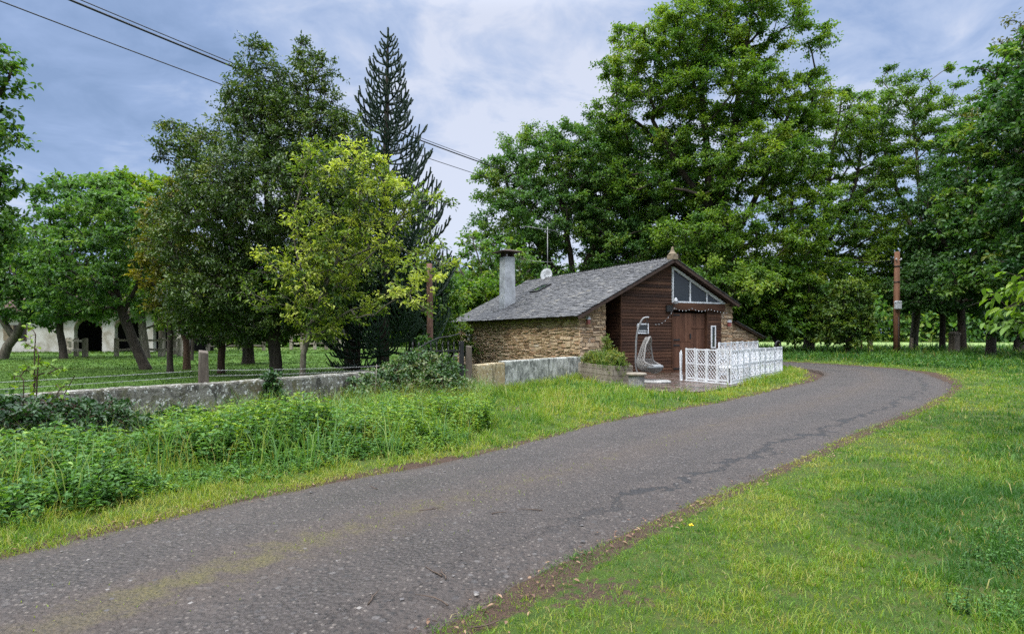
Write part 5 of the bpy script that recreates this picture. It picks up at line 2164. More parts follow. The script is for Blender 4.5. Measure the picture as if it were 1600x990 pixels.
ptree('oak_tree', 'leafy oak overhanging the bend at the far right, trunk in deep shade', 'oak tree', RIGHT, 1548, 40,
      [[(1548, 552), (1552, 480), (1560, 400), (1575, 310), (1590, 220)], [(1555, 440), (1600, 350), (1640, 280)]],
      [(1590, 220, 75, 85, -2), (1525, 240, 45, 60, -1), (1570, 130, 48, 60, -1), (1605, 80, 35, 50, -1), (1540, 330, 60, 70, -2), (1600, 370, 80, 70, -4), (1540, 430, 65, 55, -3), (1620, 460, 70, 60, -4), (1650, 300, 70, 90, -3), (1570, 500, 40, 22, -2)],
      leafm=LEAF['oak2'], barkm=M['bark'], trunk_r=.28, n_try=1900, mind=.92, shell=.15, clump_r=.95, n_tw=8, n_lf=13, leaf=(.28, .18), seed=10, cv=.65, flat=.5,
      gaps=.08, twig_r=.01, tip_r=.025, step=1.2, hue=-.05)
ptree('birch_tree', 'thin leaved tree with a wispy top against the sky at the right edge', 'tree', RIGHT, 1600, 44,
      [[(1592, 550), (1592, 440), (1590, 330), (1588, 210), (1592, 90), (1595, 40)]],
      [(1598, 70, 32, 55), (1585, 130, 42, 55), (1565, 190, 45, 60), (1620, 120, 45, 90), (1600, 240, 60, 60)],
      leafm=LEAF['bronze'], barkm=M['bark'], trunk_r=.3, n_try=900, mind=1.0, shell=.2, clump_r=1.1, n_tw=6, n_lf=9, leaf=(.24, .13), seed=12, cv=.4, hue=-.38,
      twig_r=.01, tip_r=.025, step=1.3, gaps=.2)
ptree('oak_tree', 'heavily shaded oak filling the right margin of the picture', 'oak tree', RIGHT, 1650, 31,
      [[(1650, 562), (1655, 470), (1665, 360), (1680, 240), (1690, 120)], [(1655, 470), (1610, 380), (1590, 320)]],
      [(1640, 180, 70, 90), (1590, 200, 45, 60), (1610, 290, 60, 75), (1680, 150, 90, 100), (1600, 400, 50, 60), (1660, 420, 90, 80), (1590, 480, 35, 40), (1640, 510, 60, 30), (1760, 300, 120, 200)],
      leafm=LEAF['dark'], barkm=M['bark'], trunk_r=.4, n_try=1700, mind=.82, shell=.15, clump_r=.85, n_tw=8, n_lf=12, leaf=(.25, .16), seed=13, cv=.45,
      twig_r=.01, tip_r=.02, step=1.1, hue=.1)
ptree('field_maple', 'small rounded yellow-green tree before the far field left of the utility pole', 'small tree', RIGHT, 1325, 42,
      [[(1325, 548), (1324, 520), (1320, 490), (1318, 460)], [(1325, 540), (1300, 510), (1292, 490)], [(1325, 535), (1345, 505), (1350, 480)]],
      [(1330, 470, 34, 32), (1305, 500, 36, 32), (1345, 505, 26, 30), (1290, 525, 22, 14), (1325, 530, 30, 12)],
      leafm=LEAF['lime'], barkm=M['bark'], trunk_r=.12, n_try=900, mind=.55, shell=.2, clump_r=.55, n_tw=7, n_lf=11, leaf=(.20, .13), seed=14, cv=.45, tip_r=.015, hue=-.20, step=.6)
ptree('hazel_bush', 'dark leafy small tree crowding behind the right end of the barn', 'small tree', OAKS, 1215, 44,
      [[(1215, 548), (1214, 500), (1210, 450)], [(1215, 540), (1180, 480), (1170, 450)], [(1215, 540), (1245, 490), (1250, 460)]],
      [(1190, 440, 45, 40), (1230, 450, 45, 45), (1170, 490, 40, 35), (1215, 500, 50, 35), (1255, 500, 35, 30)],
      leafm=LEAF['oak'], barkm=M['bark'], trunk_r=.16, n_try=900, mind=.75, shell=.15, clump_r=.8, n_tw=8, n_lf=12, leaf=(.28, .18), seed=15, cv=.45, hue=-.08, tip_r=.02, step=.8)
ptree('fig_tree', 'half bare pale branched tree just left of the chimney', 'small tree', OAKS, 765, 40,
      [[(765, 560), (765, 500), (758, 450), (750, 410), (740, 380)], [(765, 500), (785, 440), (795, 390)], [(762, 480), (730, 440), (712, 410)], [(765, 500), (805, 440), (830, 420)]],
      [(750, 395, 40, 32), (725, 425, 32, 30), (790, 420, 45, 45), (750, 460, 60, 38), (830, 420, 30, 28), (715, 465, 30, 35)],
      leafm=LEAF['oak2'], barkm=M['bark_grey'], trunk_r=.2, n_try=420, mind=.75, shell=.3, clump_r=.8, n_tw=6, n_lf=8, leaf=(.26, .17), seed=16, cv=.4, tip_r=.022, twig_r=.014, step=.8, hue=.08)
ptree('elder_bush', 'mid green bushy tree behind the left end of the barn roof', 'small tree', OAKS, 735, 37,
      [[(735, 560), (735, 520), (730, 480)], [(735, 540), (760, 500), (775, 470)]],
      [(720, 470, 38, 30), (760, 465, 40, 32), (735, 505, 45, 30), (700, 520, 30, 25)],
      leafm=LEAF['oak'], barkm=M['bark'], trunk_r=.14, n_try=800, mind=.6, shell=.15, clump_r=.62, n_tw=8, n_lf=11, leaf=(.22, .14), seed=17, cv=.45, tip_r=.018, step=.7)

# ------------------------------------------------------------------ garden trees
ptree('holm_oak', 'large dark glossy evergreen tree towering in the middle of the garden', 'evergreen tree', GARD, 430, 21.5,
      [[(430, 592), (430, 530), (428, 450), (420, 350), (410, 230), (402, 110)], [(428, 470), (470, 380), (490, 280), (480, 140)], [(427, 460), (370, 380), (330, 290)]],
      [(400, 95, 20, 52), (405, 130, 36, 50), (480, 130, 40, 66), (445, 150, 40, 50), (540, 240, 40, 62), (430, 505, 62, 28), (375, 515, 42, 22), (485, 500, 42, 30), (300, 500, 30, 26), (540, 285, 32, 40), (520, 320, 55, 60), (530, 420, 50, 55), (275, 220, 28, 32), (395, 205, 75, 75), (465, 215, 85, 80), (330, 255, 65, 65), (520, 260, 42, 70), (300, 250, 45, 45, .5), (420, 320, 130, 90, -.6), (330, 370, 85, 80, -.4),
       (470, 400, 90, 80), (380, 450, 100, 60, -.3), (320, 470, 60, 50), (530, 350, 50, 60)],
      leafm=LEAF['laurel'], barkm=M['bark'], trunk_r=.21, n_try=5600, mind=.43, shell=.2, clump_r=.52, n_tw=8, n_lf=17, leaf=(.115, .052), seed=20, cv=.5, flat=.9, tip_r=.010, step=.6,
      droop=.05, gaps=.06)
ptree('magnolia_tree', 'loose yellow-green tree in front of the dark evergreen and beside the monkey puzzle', 'tree', GARD, 472, 17.6,
      [[(472, 600), (478, 540), (495, 480), (530, 400), (560, 320), (570, 240)], [(490, 500), (470, 420), (455, 350), (480, 260)], [(500, 470), (580, 400), (630, 340)], [(525, 410), (600, 380), (660, 400)]],
      [(545, 262, 75, 34), (485, 265, 32, 40), (600, 320, 65, 46), (505, 345, 60, 55), (640, 375, 50, 42), (560, 400, 90, 52), (475, 430, 60, 46), (645, 430, 42, 40), (420, 455, 34, 30), (545, 475, 65, 30), (690, 395, 24, 30), (610, 475, 50, 30), (490, 492, 50, 22), (430, 415, 34, 28), (500, 512, 45, 18), (660, 350, 30, 40), (665, 410, 48, 48, -2.0), (650, 450, 45, 40, -1.8), (690, 350, 22, 40), (655, 465, 25, 20, -2)],
      leafm=LEAF['lime'], barkm=M['bark_grey'], trunk_r=.085, n_try=1900, mind=.36, shell=.25, clump_r=.42, n_tw=6, n_lf=10, leaf=(.115, .056), seed=21, cv=.9, hue=.08, flat=.8, tip_r=.007, step=.5, droop=.2, gaps=.45,
      twig_r=.005, flare=.3)
ptree('yew_tree', 'dark low evergreen with dense foliage under the monkey puzzle', 'evergreen tree', GARD, 548, 26.5,
      [[(548, 580), (548, 540), (546, 500), (550, 450), (560, 400)]],
      [(560, 420, 60, 60), (520, 460, 45, 40), (600, 450, 55, 60), (640, 470, 40, 50), (590, 380, 50, 45), (560, 350, 35, 40)],
      leafm=LEAF['dark'], barkm=M['bark'], trunk_r=.26, n_try=1300, mind=.5, shell=.2, clump_r=.55, n_tw=8, n_lf=12, leaf=(.16, .07), seed=22, cv=.4, tip_r=.012, step=.6)
ptree('yew_tree', 'dark spreading evergreen between the monkey puzzle and the rusty pole', 'evergreen tree', GARD, 645, 28,
      [[(645, 572), (646, 530), (645, 480)]],
      [(650, 450, 50, 45), (690, 470, 35, 40), (620, 490, 35, 28), (660, 500, 40, 24)],
      leafm=LEAF['oak2'], barkm=M['bark'], trunk_r=.22, n_try=900, mind=.52, shell=.2, clump_r=.6, n_tw=8, n_lf=10, leaf=(.18, .09), seed=23, cv=.45, tip_r=.012, step=.6)
ptree('bay_tree', 'bushy dark tree on a short brown trunk behind the stone post', 'small tree', GARD, 346, 24.0,
      [[(346, 585), (346, 545), (345, 510), (340, 460)]],
      [(335, 470, 50, 48), (370, 500, 42, 36), (305, 500, 36, 32), (345, 440, 40, 40), (340, 520, 35, 18)],
      leafm=LEAF['laurel'], barkm=M['bark_red'], trunk_r=.13, n_try=1100, mind=.42, shell=.2, clump_r=.46, n_tw=8, n_lf=11, leaf=(.13, .06), seed=24, cv=.45, tip_r=.009, step=.5)
ptree('bay_tree', 'bushy dark tree standing farther back, its trunk just right of the brown one', 'small tree', GARD, 388, 32,
      [[(388, 568), (388, 540), (387, 500)]],
      [(388, 495, 45, 32), (420, 500, 35, 25), (360, 505, 30, 22), (390, 470, 40, 30)],
      leafm=LEAF['dark'], barkm=M['bark'], trunk_r=.28, n_try=700, mind=.5, shell=.2, clump_r=.55, n_tw=8, n_lf=11, leaf=(.17, .08), seed=25, cv=.4, tip_r=.012, step=.6)
ptree('bay_tree', 'slender forked red-brown trunk between the leaning tree and the stone post', 'small tree', GARD, 292, 26.5,
      [[(292, 580), (293, 545), (290, 525), (270, 495), (262, 470)], [(292, 530), (312, 505), (320, 470)]],
      [(285, 460, 40, 40), (262, 480, 30, 28), (315, 480, 30, 30), (290, 420, 35, 35)],
      leafm=LEAF['laurel'], barkm=M['bark_red'], trunk_r=.14, n_try=700, mind=.48, shell=.25, clump_r=.5, n_tw=7, n_lf=10, leaf=(.14, .065), seed=26, cv=.45, tip_r=.01, step=.6)
ptree('golden_shrub', 'bronze-yellow leaved tree showing left of the dark evergreen', 'small tree', GARD, 266, 24.5,
      [[(266, 582), (266, 500), (268, 430), (274, 360), (278, 320)]],
      [(280, 312, 26, 34), (258, 350, 32, 42), (290, 400, 40, 50), (250, 420, 38, 45), (275, 460, 40, 40)],
      leafm=LEAF['bronze'], barkm=M['bark'], trunk_r=.11, n_try=1000, mind=.45, shell=.2, clump_r=.6, n_tw=8, n_lf=10, leaf=(.17, .08), seed=27, hue=-.12, cv=.5, tip_r=.014, step=.7)
ptree('plum_tree', 'leaning dark trunked tree with a wide pale green crown on the lawn', 'tree', GARD, 229, 26.8,
      [[(229, 578), (218, 555), (205, 525), (192, 490), (183, 460), (178, 430)], [(192, 490), (215, 440), (225, 400)], [(186, 470), (140, 430), (110, 400)], [(183, 455), (175, 380), (170, 340)]],
      [(170, 330, 65, 40), (110, 360, 65, 45), (215, 370, 55, 50), (150, 400, 85, 50), (70, 400, 45, 40), (200, 440, 65, 40), (120, 450, 60, 32), (240, 430, 30, 40), (110, 482, 55, 18), (205, 478, 50, 20), (150, 300, 40, 22)],
      leafm=LEAF['mint'], barkm=M['bark'], trunk_r=.20, n_try=1900, mind=.56, shell=.2, clump_r=.62, n_tw=7, n_lf=12, leaf=(.17, .10), seed=28, cv=.6, flat=.35, tip_r=.011, step=.6, gaps=.3)
ptree('plum_tree', 'lichened trunk crossing behind the leaning dark one', 'tree', GARD, 225, 40,
      [[(228, 558), (224, 530), (220, 500), (222, 470)]],
      [(215, 450, 45, 35), (250, 460, 40, 38), (265, 500, 25, 18), (230, 330, 50, 40), (250, 300, 40, 32), (200, 300, 45, 30), (225, 380, 45, 40)],
      leafm=LEAF['oak'], barkm=M['bark_grey'], trunk_r=.24, n_try=1100, mind=.75, shell=.2, clump_r=.85, n_tw=7, n_lf=11, leaf=(.26, .16), seed=29, cv=.45, flat=.5, tip_r=.016, step=.9, hue=.12)
ptree('apple_tree', 'pale barked tree before the stable wall, left of the big arch', 'tree', GARD, 98, 38,
      [[(100, 560), (97, 535), (92, 510), (95, 480), (90, 450)], [(93, 505), (70, 475), (55, 450)], [(95, 490), (115, 460), (130, 430)]],
      [(90, 440, 55, 38), (45, 430, 45, 40), (140, 430, 45, 35), (70, 380, 55, 45), (110, 310, 60, 38), (150, 290, 45, 25), (60, 488, 50, 28), (130, 350, 50, 40), (140, 480, 40, 22)],
      leafm=LEAF['mint'], barkm=M['bark'], trunk_r=.20, n_try=1500, mind=.7, shell=.2, clump_r=.8, n_tw=7, n_lf=12, leaf=(.24, .14), seed=30, cv=.45, flat=.5, tip_r=.015, step=.8, gaps=.28, hue=.03)
ptree('apple_tree', 'twisting grey trunk leaning right at the left edge of the lawn', 'tree', GARD, 3, 38,
      [[(3, 560), (12, 540), (30, 515), (45, 490), (60, 460)], [(20, 525), (5, 500), (-10, 470)]],
      [(40, 440, 45, 35), (0, 430, 40, 45), (20, 390, 45, 40), (-40, 400, 50, 60), (65, 480, 35, 22), (30, 480, 40, 20)],
      leafm=LEAF['mint'], barkm=M['bark_grey'], trunk_r=.26, n_try=900, mind=.7, shell=.2, clump_r=.8, n_tw=7, n_lf=11, leaf=(.24, .14), seed=31, cv=.45, flat=.5, tip_r=.015, step=.8)
ptree('oak_tree', 'dark oak at the left edge, branches poking into the sky', 'oak tree', GARD, -60, 19,
      [[(-60, 610), (-62, 500), (-65, 380), (-60, 260), (-55, 150)], [(-64, 400), (-30, 330), (0, 290)], [(-60, 260), (-20, 180), (15, 120)]],
      [(-5, 110, 38, 32), (-40, 170, 45, 50), (5, 215, 30, 28), (-15, 290, 45, 45), (-60, 350, 70, 60), (0, 345, 30, 30), (-90, 230, 60, 100)],
      leafm=LEAF['oak2'], barkm=M['bark'], trunk_r=.3, n_try=1600, mind=.48, shell=.2, clump_r=.55, n_tw=8, n_lf=11, leaf=(.16, .10), seed=32, cv=.5, tip_r=.012, step=.7, gaps=.12, hue=-.02)
for (fx, Yb, lab, sd_) in ((253, 44, 'thin pale trunk before the right hand arches, behind the rail fence', 40), (270, 45, 'second slim trunk beside the right hand arches, patched white', 41)):
    ptree('birch_tree', lab, 'tree', GARD, fx, Yb, [[(fx, 556), (fx + 1, 520), (fx - 1, 480), (fx, 430)]],
          [(fx, 450, 26, 30), (fx + 5, 490, 18, 14)], leafm=LEAF['mint'], barkm=M['bark_grey'], trunk_r=.22, n_try=260, mind=.8, shell=.2, clump_r=.8, n_tw=7, n_lf=10,
          leaf=(.25, .15), seed=sd_, tip_r=.015, step=.9)
ptree('young_tree', 'slender sapling with a thin straight stem behind the garden wall', 'small tree', GARD, 300, 36,
      [[(300, 562), (301, 530), (302, 490)]], [(305, 500, 22, 18), (312, 520, 14, 10)], leafm=LEAF['oak2'], barkm=M['bark'], trunk_r=.08, n_try=120, mind=.6, shell=.2, clump_r=.6, n_tw=6, n_lf=9,
      leaf=(.2, .12), seed=43, tip_r=.012, step=.7)
ptree('lilac_bush', 'light green bush on the lawn behind the iron gate', 'bush', GARD, 700, 30,
      [[(700, 572), (700, 550), (698, 520)], [(700, 565), (715, 540), (722, 520)]], [(695, 500, 25, 28), (715, 520, 22, 25), (690, 540, 25, 18), (730, 545, 18, 14)],
      leafm=LEAF['lime'], barkm=M['bark'], trunk_r=.08, n_try=380, mind=.42, shell=.2, clump_r=.45, n_tw=7, n_lf=10, leaf=(.13, .08), seed=44, tip_r=.01, step=.5, hue=-.25)

# ------------------------------------------------------------------ monkey puzzle
def monkey_puzzle():
    r = np.random.default_rng(50)
    Yb = 25.5
    Xb = X_at(598, Yb)
    root = thing('monkey_puzzle_tree', 'tall conical monkey puzzle tree with upcurved rope-like branches', 'conifer', (Xb, Yb, gz(Xb, Yb) - .03), 0, GARD)
    H = Z_at(48, Yb)
    tz = np.linspace(0, H, 30)
    tx = .22 * (tz / H)
    tr = .25 * (1 - tz / H) ** .8 + .025
    tr[0] *= 1.35
    V, q = tube_np(np.column_stack([tx, tz * 0, tz]), tr, 12)
    link('trunk', np_mesh('trunk', V, q, smooth=True), M['bark'], root)
    VV, QQ, o = [], [], 0
    SA, SD, SN = [], [], []

    def rope(pts, r0, r1):
        nonlocal o
        pts = np.array(pts)
        rad = np.linspace(r0, r1, len(pts))
        V, q = tube_np(pts, rad, 5)
        VV.append(V); QQ.append(q + o); o += len(V)
        L = np.linalg.norm(np.diff(pts, axis=0), axis=1).sum()
        m_ = int(L * 75)
        t = r.random(m_) * (len(pts) - 1.001)
        i = t.astype(int)
        f = (t - i)[:, None]
        p = pts[i] * (1 - f) + pts[i + 1] * f
        d = unit(pts[i + 1] - pts[i])
        rd = r.normal(size=(m_, 3))
        rd = unit(rd - d * (rd * d).sum(1, keepdims=True))
        SA.append(p + rd * r0 * .6)
        SD.append(unit(d * .75 + rd * .8))
        SN.append(rd)

    z = .95
    while z < H - .25:
        f = z / H
        Lb = 4.1 * (1 - f) ** .95 * min(1, .80 + f * 1.2) + .22
        nb = 6 if f < .8 else 5
        a0 = r.random() * 6.28
        for k in range(nb):
            a = a0 + k * 2 * math.pi / nb + r.normal(0, .18)
            L = Lb * r.uniform(.82, 1.12)
            dr = np.array([math.cos(a), math.sin(a), 0])
            sd_ = np.array([-dr[1], dr[0], 0])
            dip = -.30 * (1 - f) ** 1.2 + .25 * f
            base = np.array([.22 * f, 0, z])
            curve = lambda t: base + dr * L * (t - .10 * t ** 3) + np.array([0, 0, L * (dip * t * 1.1 + (.50 - dip * .55) * t ** 2.6)])
            ts = np.linspace(0, 1, 9)
            rope([curve(t) for t in ts], .039, .031)
            nsd = int(L / .40)
            for j in range(nsd):
                t = .30 + .66 * (j + .5) / max(nsd, 1)
                p = curve(t)
                fw = unit(curve(min(1, t + .05)) - curve(t - .02))
                for s in (-1, 1):
                    if r.random() < .12:
                        continue
                    l2 = L * .34 * (1.15 - t) * r.uniform(.75, 1.2) + .18
                    d0 = unit(fw * .75 + sd_ * s * .75)
                    rope([p, p + d0 * l2 * .35 + np.array([0, 0, -.03]), p + d0 * l2 * .7 + np.array([0, 0, l2 * .12]), p + d0 * l2 * .92 + np.array([0, 0, l2 * .55])], .034, .028)
        z += .47 + .06 * r.random() - .12 * f
    rope([(.22, 0, H - .5), (.22, 0, H + .12)], .05, .035)
    b = link('branches', np_mesh('branches', np.vstack(VV), np.vstack(QQ), smooth=True), LEAF['araucaria'], root)
    P, D, N_ = np.vstack(SA), np.vstack(SD), np.vstack(SN)
    n = len(P)
    V = leaf_geo(P, D, N_, .034 + .016 * r.random(n), np.full(n, .018), .1, .0)
    leaf_obj('scale_leaves', V, r.random(n), LEAF['araucaria'], root)


monkey_puzzle()

# low drooping limbs of a second, young monkey puzzle on the lawn
def young_puzzle():
    r = np.random.default_rng(52)
    Yb = 24.3
    Xb = X_at(560, Yb)
    root = thing('young_monkey_puzzle', 'young monkey puzzle sprawling on the lawn with bare curved dark limbs', 'conifer', (Xb, Yb, gz(Xb, Yb)), 0, GARD)
    V, q = tube_np([(0, 0, -.1), (0, 0, .8), (.02, 0, 1.8), (.03, 0, 2.6)], [.09, .08, .06, .03], 8)
    link('trunk', np_mesh('trunk', V, q, smooth=True), M['bark'], root)
    VV, QQ, o = [], [], 0
    for z in (.35, .7, 1.1, 1.5, 1.9):
        for k in range(8):
            a = k * .785 + r.normal(0, .2) + z
            L = (1.35 - .25 * z) * r.uniform(.8, 1.2)
            dr = np.array([math.cos(a), math.sin(a), 0])
            ts = np.linspace(0, 1, 8)
            c = np.array([np.array([0, 0, z]) + dr * L * (t - .12 * t ** 3) + np.array([0, 0, L * (-.42 * t + .72 * t ** 2.4)]) for t in ts])
            c[:, 2] = np.maximum(c[:, 2], .06)
            V, q = tube_np(c, np.linspace(.034, .026, 8), 5)
            VV.append(V); QQ.append(q + o); o += len(V)
            for t in (.45, .7):
                i = int(t * 7)
                for s in (-1, 1):
                    sd_ = np.array([-dr[1], dr[0], 0]) * s
                    d0 = unit(dr + sd_ * .8)
                    V, q = tube_np([c[i], c[i] + d0 * .2, c[i] + d0 * .4 + np.array([0, 0, .08]), c[i] + d0 * .5 + np.array([0, 0, .22])], [.028, .026, .024, .020], 5)
                    VV.append(V); QQ.append(q + o); o += len(V)
    link('branches', np_mesh('branches', np.vstack(VV), np.vstack(QQ), smooth=True), LEAF['araucaria'], root)


young_puzzle()

# near tree outside the right edge whose bright leafy spray hangs into view
def near_spray():
    Yb = 8.6
    tree('chestnut_tree', 'bright fresh green leafy branch hanging in from the right edge', 'tree', RIGHT, (9.6, Yb),
         [np.array([(0, 0, 0), (.0, 0, 1.2), (-.1, 0, 2.4), (-.2, 0, 3.6)]), np.array([(-.1, 0, 2.3), (-.9, 0, 2.6), (-1.7, -.05, 2.35), (-2.3, -.1, 2.1)])],
         [(-2.45, -.1, 2.02, .42, .4, .36), (-1.9, -.1, 2.25, .5, .5, .35), (-1.9, .1, 3.30, .35, .4, .22), (-.6, 0, 3.4, 1.0, 1.2, .8), (2.2, -.6, 5.6, 2.6, 2.8, 1.6)],
         LEAF['chestnut'], M['bark'], trunk_r=.14, n_try=1500, mind=.24, shell=.2, clump_r=.26, n_tw=5, n_lf=6, leaf=(.135, .062), seed=60, cv=.5, flat=.7, tip_r=.006, twig_r=.003, step=.4, droop=.8)


near_spray()

# ------------------------------------------------------------------ bushes and the weedy bank
def bush(name, label, cat, group, base, blobs, leafm, n_try, mind, clump_r, leaf, seed, stems=5, barkm=None, **kw):
    r = np.random.default_rng(seed)
    tr = []
    for k in range(stems):
        b = blobs[k % len(blobs)]
        q = np.array([b[0] * .3 + r.normal(0, .08), b[1] * .3 + r.normal(0, .08), 0])
        e = np.array([b[0] + r.normal(0, .15), b[1] + r.normal(0, .1), b[2] + .2 * b[5]])
        tr.append(np.array([q, q * .6 + e * .4 + np.array([0, 0, .1]), e]))
    return tree(name, label, cat, group, base, tr, blobs, leafm, barkm or M['bark_red'], trunk_r=kw.pop('trunk_r', .03), n_try=n_try, mind=mind, clump_r=clump_r, leaf=leaf, seed=seed,
                parts=('stems', 'foliage'), tip_r=.005, twig_r=.003, step=.3, flare=.1, **kw)


bush('bramble_bush', 'dense bramble bush with pale tips in front of the iron gate', 'bush', None, (-2.05, 14.0),
     [(0, 0, .70, .85, .6, .50), (-.6, -.5, .45, .8, .6, .42), (.75, .25, .25, .5, .5, .26), (.35, -.5, .42, .8, .5, .38), (-.1, .1, 1.05, .45, .4, .24), (-1.1, -1.3, .38, .5, .5, .30), (.8, .0, .25, .5, .5, .25)],
     LEAF['bramble'], 1700, .15, .20, (.068, .042), 70, n_tw=6, n_lf=7, shell=.25, cv=.7, hue=.22)
bush('bramble_bush', 'dark bramble thicket against the wall at the left edge', 'bush', None, (-6.5, 7.35),
     [(0, 0, .46, 1.0, .55, .42), (.95, .55, .40, .7, .5, .35), (-.9, -.6, .50, .9, .5, .46), (1.75, 1.15, .30, .5, .4, .28), (-1.9, -1.5, .40, .9, .6, .40)],
     LEAF['bramble'], 2400, .13, .18, (.060, .038), 71, n_tw=6, n_lf=7, shell=.25, cv=.5, hue=-.16, stems=7)
bush('ivy_clump', 'clump of glossy ivy climbing the rusty pole by the gate', 'ivy', None, (rp.location.x - .12, 16.0),
     [(0, 0, 1.25, .20, .2, .30), (.02, 0, .7, .25, .25, .4)], LEAF['dark'], 420, .085, .12, (.07, .06), 72, n_tw=5, n_lf=6, shell=.3, cv=.4, hue=.2, stems=2)
bush('ivy_clump', 'strand of ivy growing over the wall right of the stone post', 'ivy', None, (-4.55, 11.3),
     [(0, 0, .62, .20, .12, .26), (.05, -.05, .35, .26, .14, .3)], LEAF['bramble'], 420, .08, .12, (.065, .05), 73, n_tw=5, n_lf=6, shell=.3, cv=.4, stems=2)
bush('bramble_sapling', 'lone upright bramble shoot with sparse pale leaves above the wall at left', 'bush', None, (-6.15, 7.7),
     [(0, 0, 1.25, .10, .1, .35), (-.12, 0, .95, .2, .15, .25), (.25, 0, 1.0, .22, .12, .28), (-.02, 0, 1.55, .10, .1, .18)], LEAF['weed'], 60, .13, .13, (.06, .042), 74, n_tw=3, n_lf=2, shell=.4, cv=.4, stems=4, trunk_r=.012)
bush('planter_plants', 'feathery green and yellowish plants spilling from the plank planter', 'plants', None, (3.02, 19.75, .55),
     [(0.0, 0, .20, .35, .5, .25), (-.22, .75, .18, .35, .5, .22), (.20, -.65, .22, .35, .6, .26), (.28, -.95, .05, .28, .35, .32), (.12, .1, .62, .14, .2, .36)],
     LEAF['planter'], 900, .12, .16, (.075, .028), 75, n_tw=6, n_lf=8, shell=.2, cv=.6, stems=6, flat=1.1, droop=-.3)


def weeds(name, label, cat, x, y, h, n_node, leaf, material, var0, seed, spread=1.0, stem_m=None):
    """upright stems with opposite leaf pairs"""
    r = np.random.default_rng(seed)
    n = len(x)
    z = gz_all(x, y)[0] - .02
    A = np.stack([x, y, z], -1)
    lean = r.normal(0, .16, (n, 2)) * h[:, None]
    E = A + np.column_stack([lean, h])
    k = np.arange(n_node)
    f = ((k + 1.2) / (n_node + .2))
    f = np.clip(f, 0, 1)
    P = A[:, None] + (E - A)[:, None] * f[None, :, None]
    az = r.random(n)[:, None] * 6.28 + k[None] * 1.57 + r.normal(0, .25, (n, n_node))
    Ps, Ds, Ls, vs = [], [], [], []
    pv = np.clip(var0 + r.normal(0, .16, n), 0, 1)
    for s in (0, math.pi):
        a = az + s
        D = np.stack([np.cos(a) * spread, np.sin(a) * spread, .25 + r.normal(0, .28, a.shape) - .1 * (1 - f[None])], -1)
        L = leaf[0] * (1.15 - .5 * f[None] ** 2) * (.7 + .6 * r.random(a.shape)) * (h / h.mean())[:, None] ** .4
        Ps.append(P.reshape(-1, 3)); Ds.append(D.reshape(-1, 3)); Ls.append(L.ravel())
        vs.append((pv[:, None] + .18 * (f[None] - .6) + r.normal(0, .10, a.shape)).ravel())
    P, D, L, v = np.vstack(Ps), np.vstack(Ds), np.concatenate(Ls), np.clip(np.concatenate(vs), 0, 1)
    N_ = unit(np.array([0, 0, 1.]) + r.normal(0, .3, D.shape))
    V = leaf_geo(P, D, N_, L, L * leaf[1], .18, .22)
    VV, qq = prisms(A, E, np.full(n, .0035), np.full(n, .002))
    nl = len(V)
    q1 = (np.arange(nl)[:, None, None] * 6 + LQ[None]).reshape(-1, 4)
    me = np_mesh(name, np.vstack([V.reshape(-1, 3), VV]), np.vstack([q1, qq + nl * 6]), var=np.concatenate([np.repeat(v, 2), np.repeat(np.clip(pv - .1, 0, 1), 3)]))
    return tag(link(name, me, material), label, cat, None, 'stuff')


r = np.random.default_rng(90)
n = 60000
y = 2.2 + 13.4 * np.sqrt(r.random(n))
x = wall_x(y) + .08 + r.random(n) * 7.5
d, s = road_d(x, y)
edge = .05 + .75 * fbm(x * .9, y * .9, 4) + .25 * (r.random(n) - .5)
bank = (s < 0) & (d > edge) & (x < -.55 + .5 * (fbm(x * 1.3, y * 1.3, 3) - .5) - .0 * y) & (x > -.95 * y)
x, y, d = x[bank], y[bank], d[bank]
dw = (x - wall_x(y)) * .75
Hf = .07 + .38 * sstep(.1, 1.1, d) * np.clip(2.3 * (fbm(x * 1.1 + 3, y * 1.1, 4) - .25), .05, 1.6) * (.22 + .78 * sstep(.2, 2.6, dw))
zone = fbm(x * .55 + 11, y * .55 + 4, 3)
pxx = 800 + F_PX * x / y
# nettles nearest the lane on the left, small bright weeds towards the gate, tall grass between
is_net = (pxx < 590 - 300 * (zone - .5)) & (d < 2.2 + 3.0 * (zone - .5) + .8 * (r.random(n)[:len(x)] - .5))
u = r.random(len(x))
mixs = r.random(len(x)) < .22
is_net = is_net ^ mixs
a = is_net & (u < np.clip(.85 - .02 * y, .2, 1) * (.35 + .65 * sstep(.26, .44, fbm(x * 2.1, y * 2.1 + 8, 3))))
weeds('nettles', 'thick bed of nettle-like plants along the left edge of the lane', 'weeds', x[a], y[a], (Hf * (.75 + .5 * r.random(len(x))))[a], 7, (.064, .62), LEAF['nettle'], .40, 91)
b_ = ~is_net & (u < np.clip(.80 - .018 * y, .2, 1) * sstep(.26, .44, fbm(x * 2.1, y * 2.1 + 8, 3)))
weeds('wild_weeds', 'tangle of small bright green weeds on the bank before the wall', 'weeds', x[b_], y[b_], (Hf * 1.0 * (.6 + .7 * r.random(len(x))))[b_], 8, (.062, .42), LEAF['weed'], .38, 92)
c_ = (u > .91) & (d > .3) & (fbm(x * .9 + 60, y * .9, 3) > .46)
tgx, tgy = x[c_], y[c_]
n = len(tgx)
rep = 4
tgx = np.repeat(tgx, rep) + r.normal(0, .05, n * rep)
tgy = np.repeat(tgy, rep) + r.normal(0, .05, n * rep)
blades('tall_grass', tgx, tgy, gz_all(tgx, tgy)[0], .30 + .42 * r.random(n * rep), .009 + .006 * r.random(n * rep), np.clip(.5 + .3 * r.normal(size=n * rep), 0, 1),
       .2 + .55 * r.random(n * rep), LEAF['tallgrass'], 'tall blue-green grass blades among the weeds before the low wall', 'grass', 93)
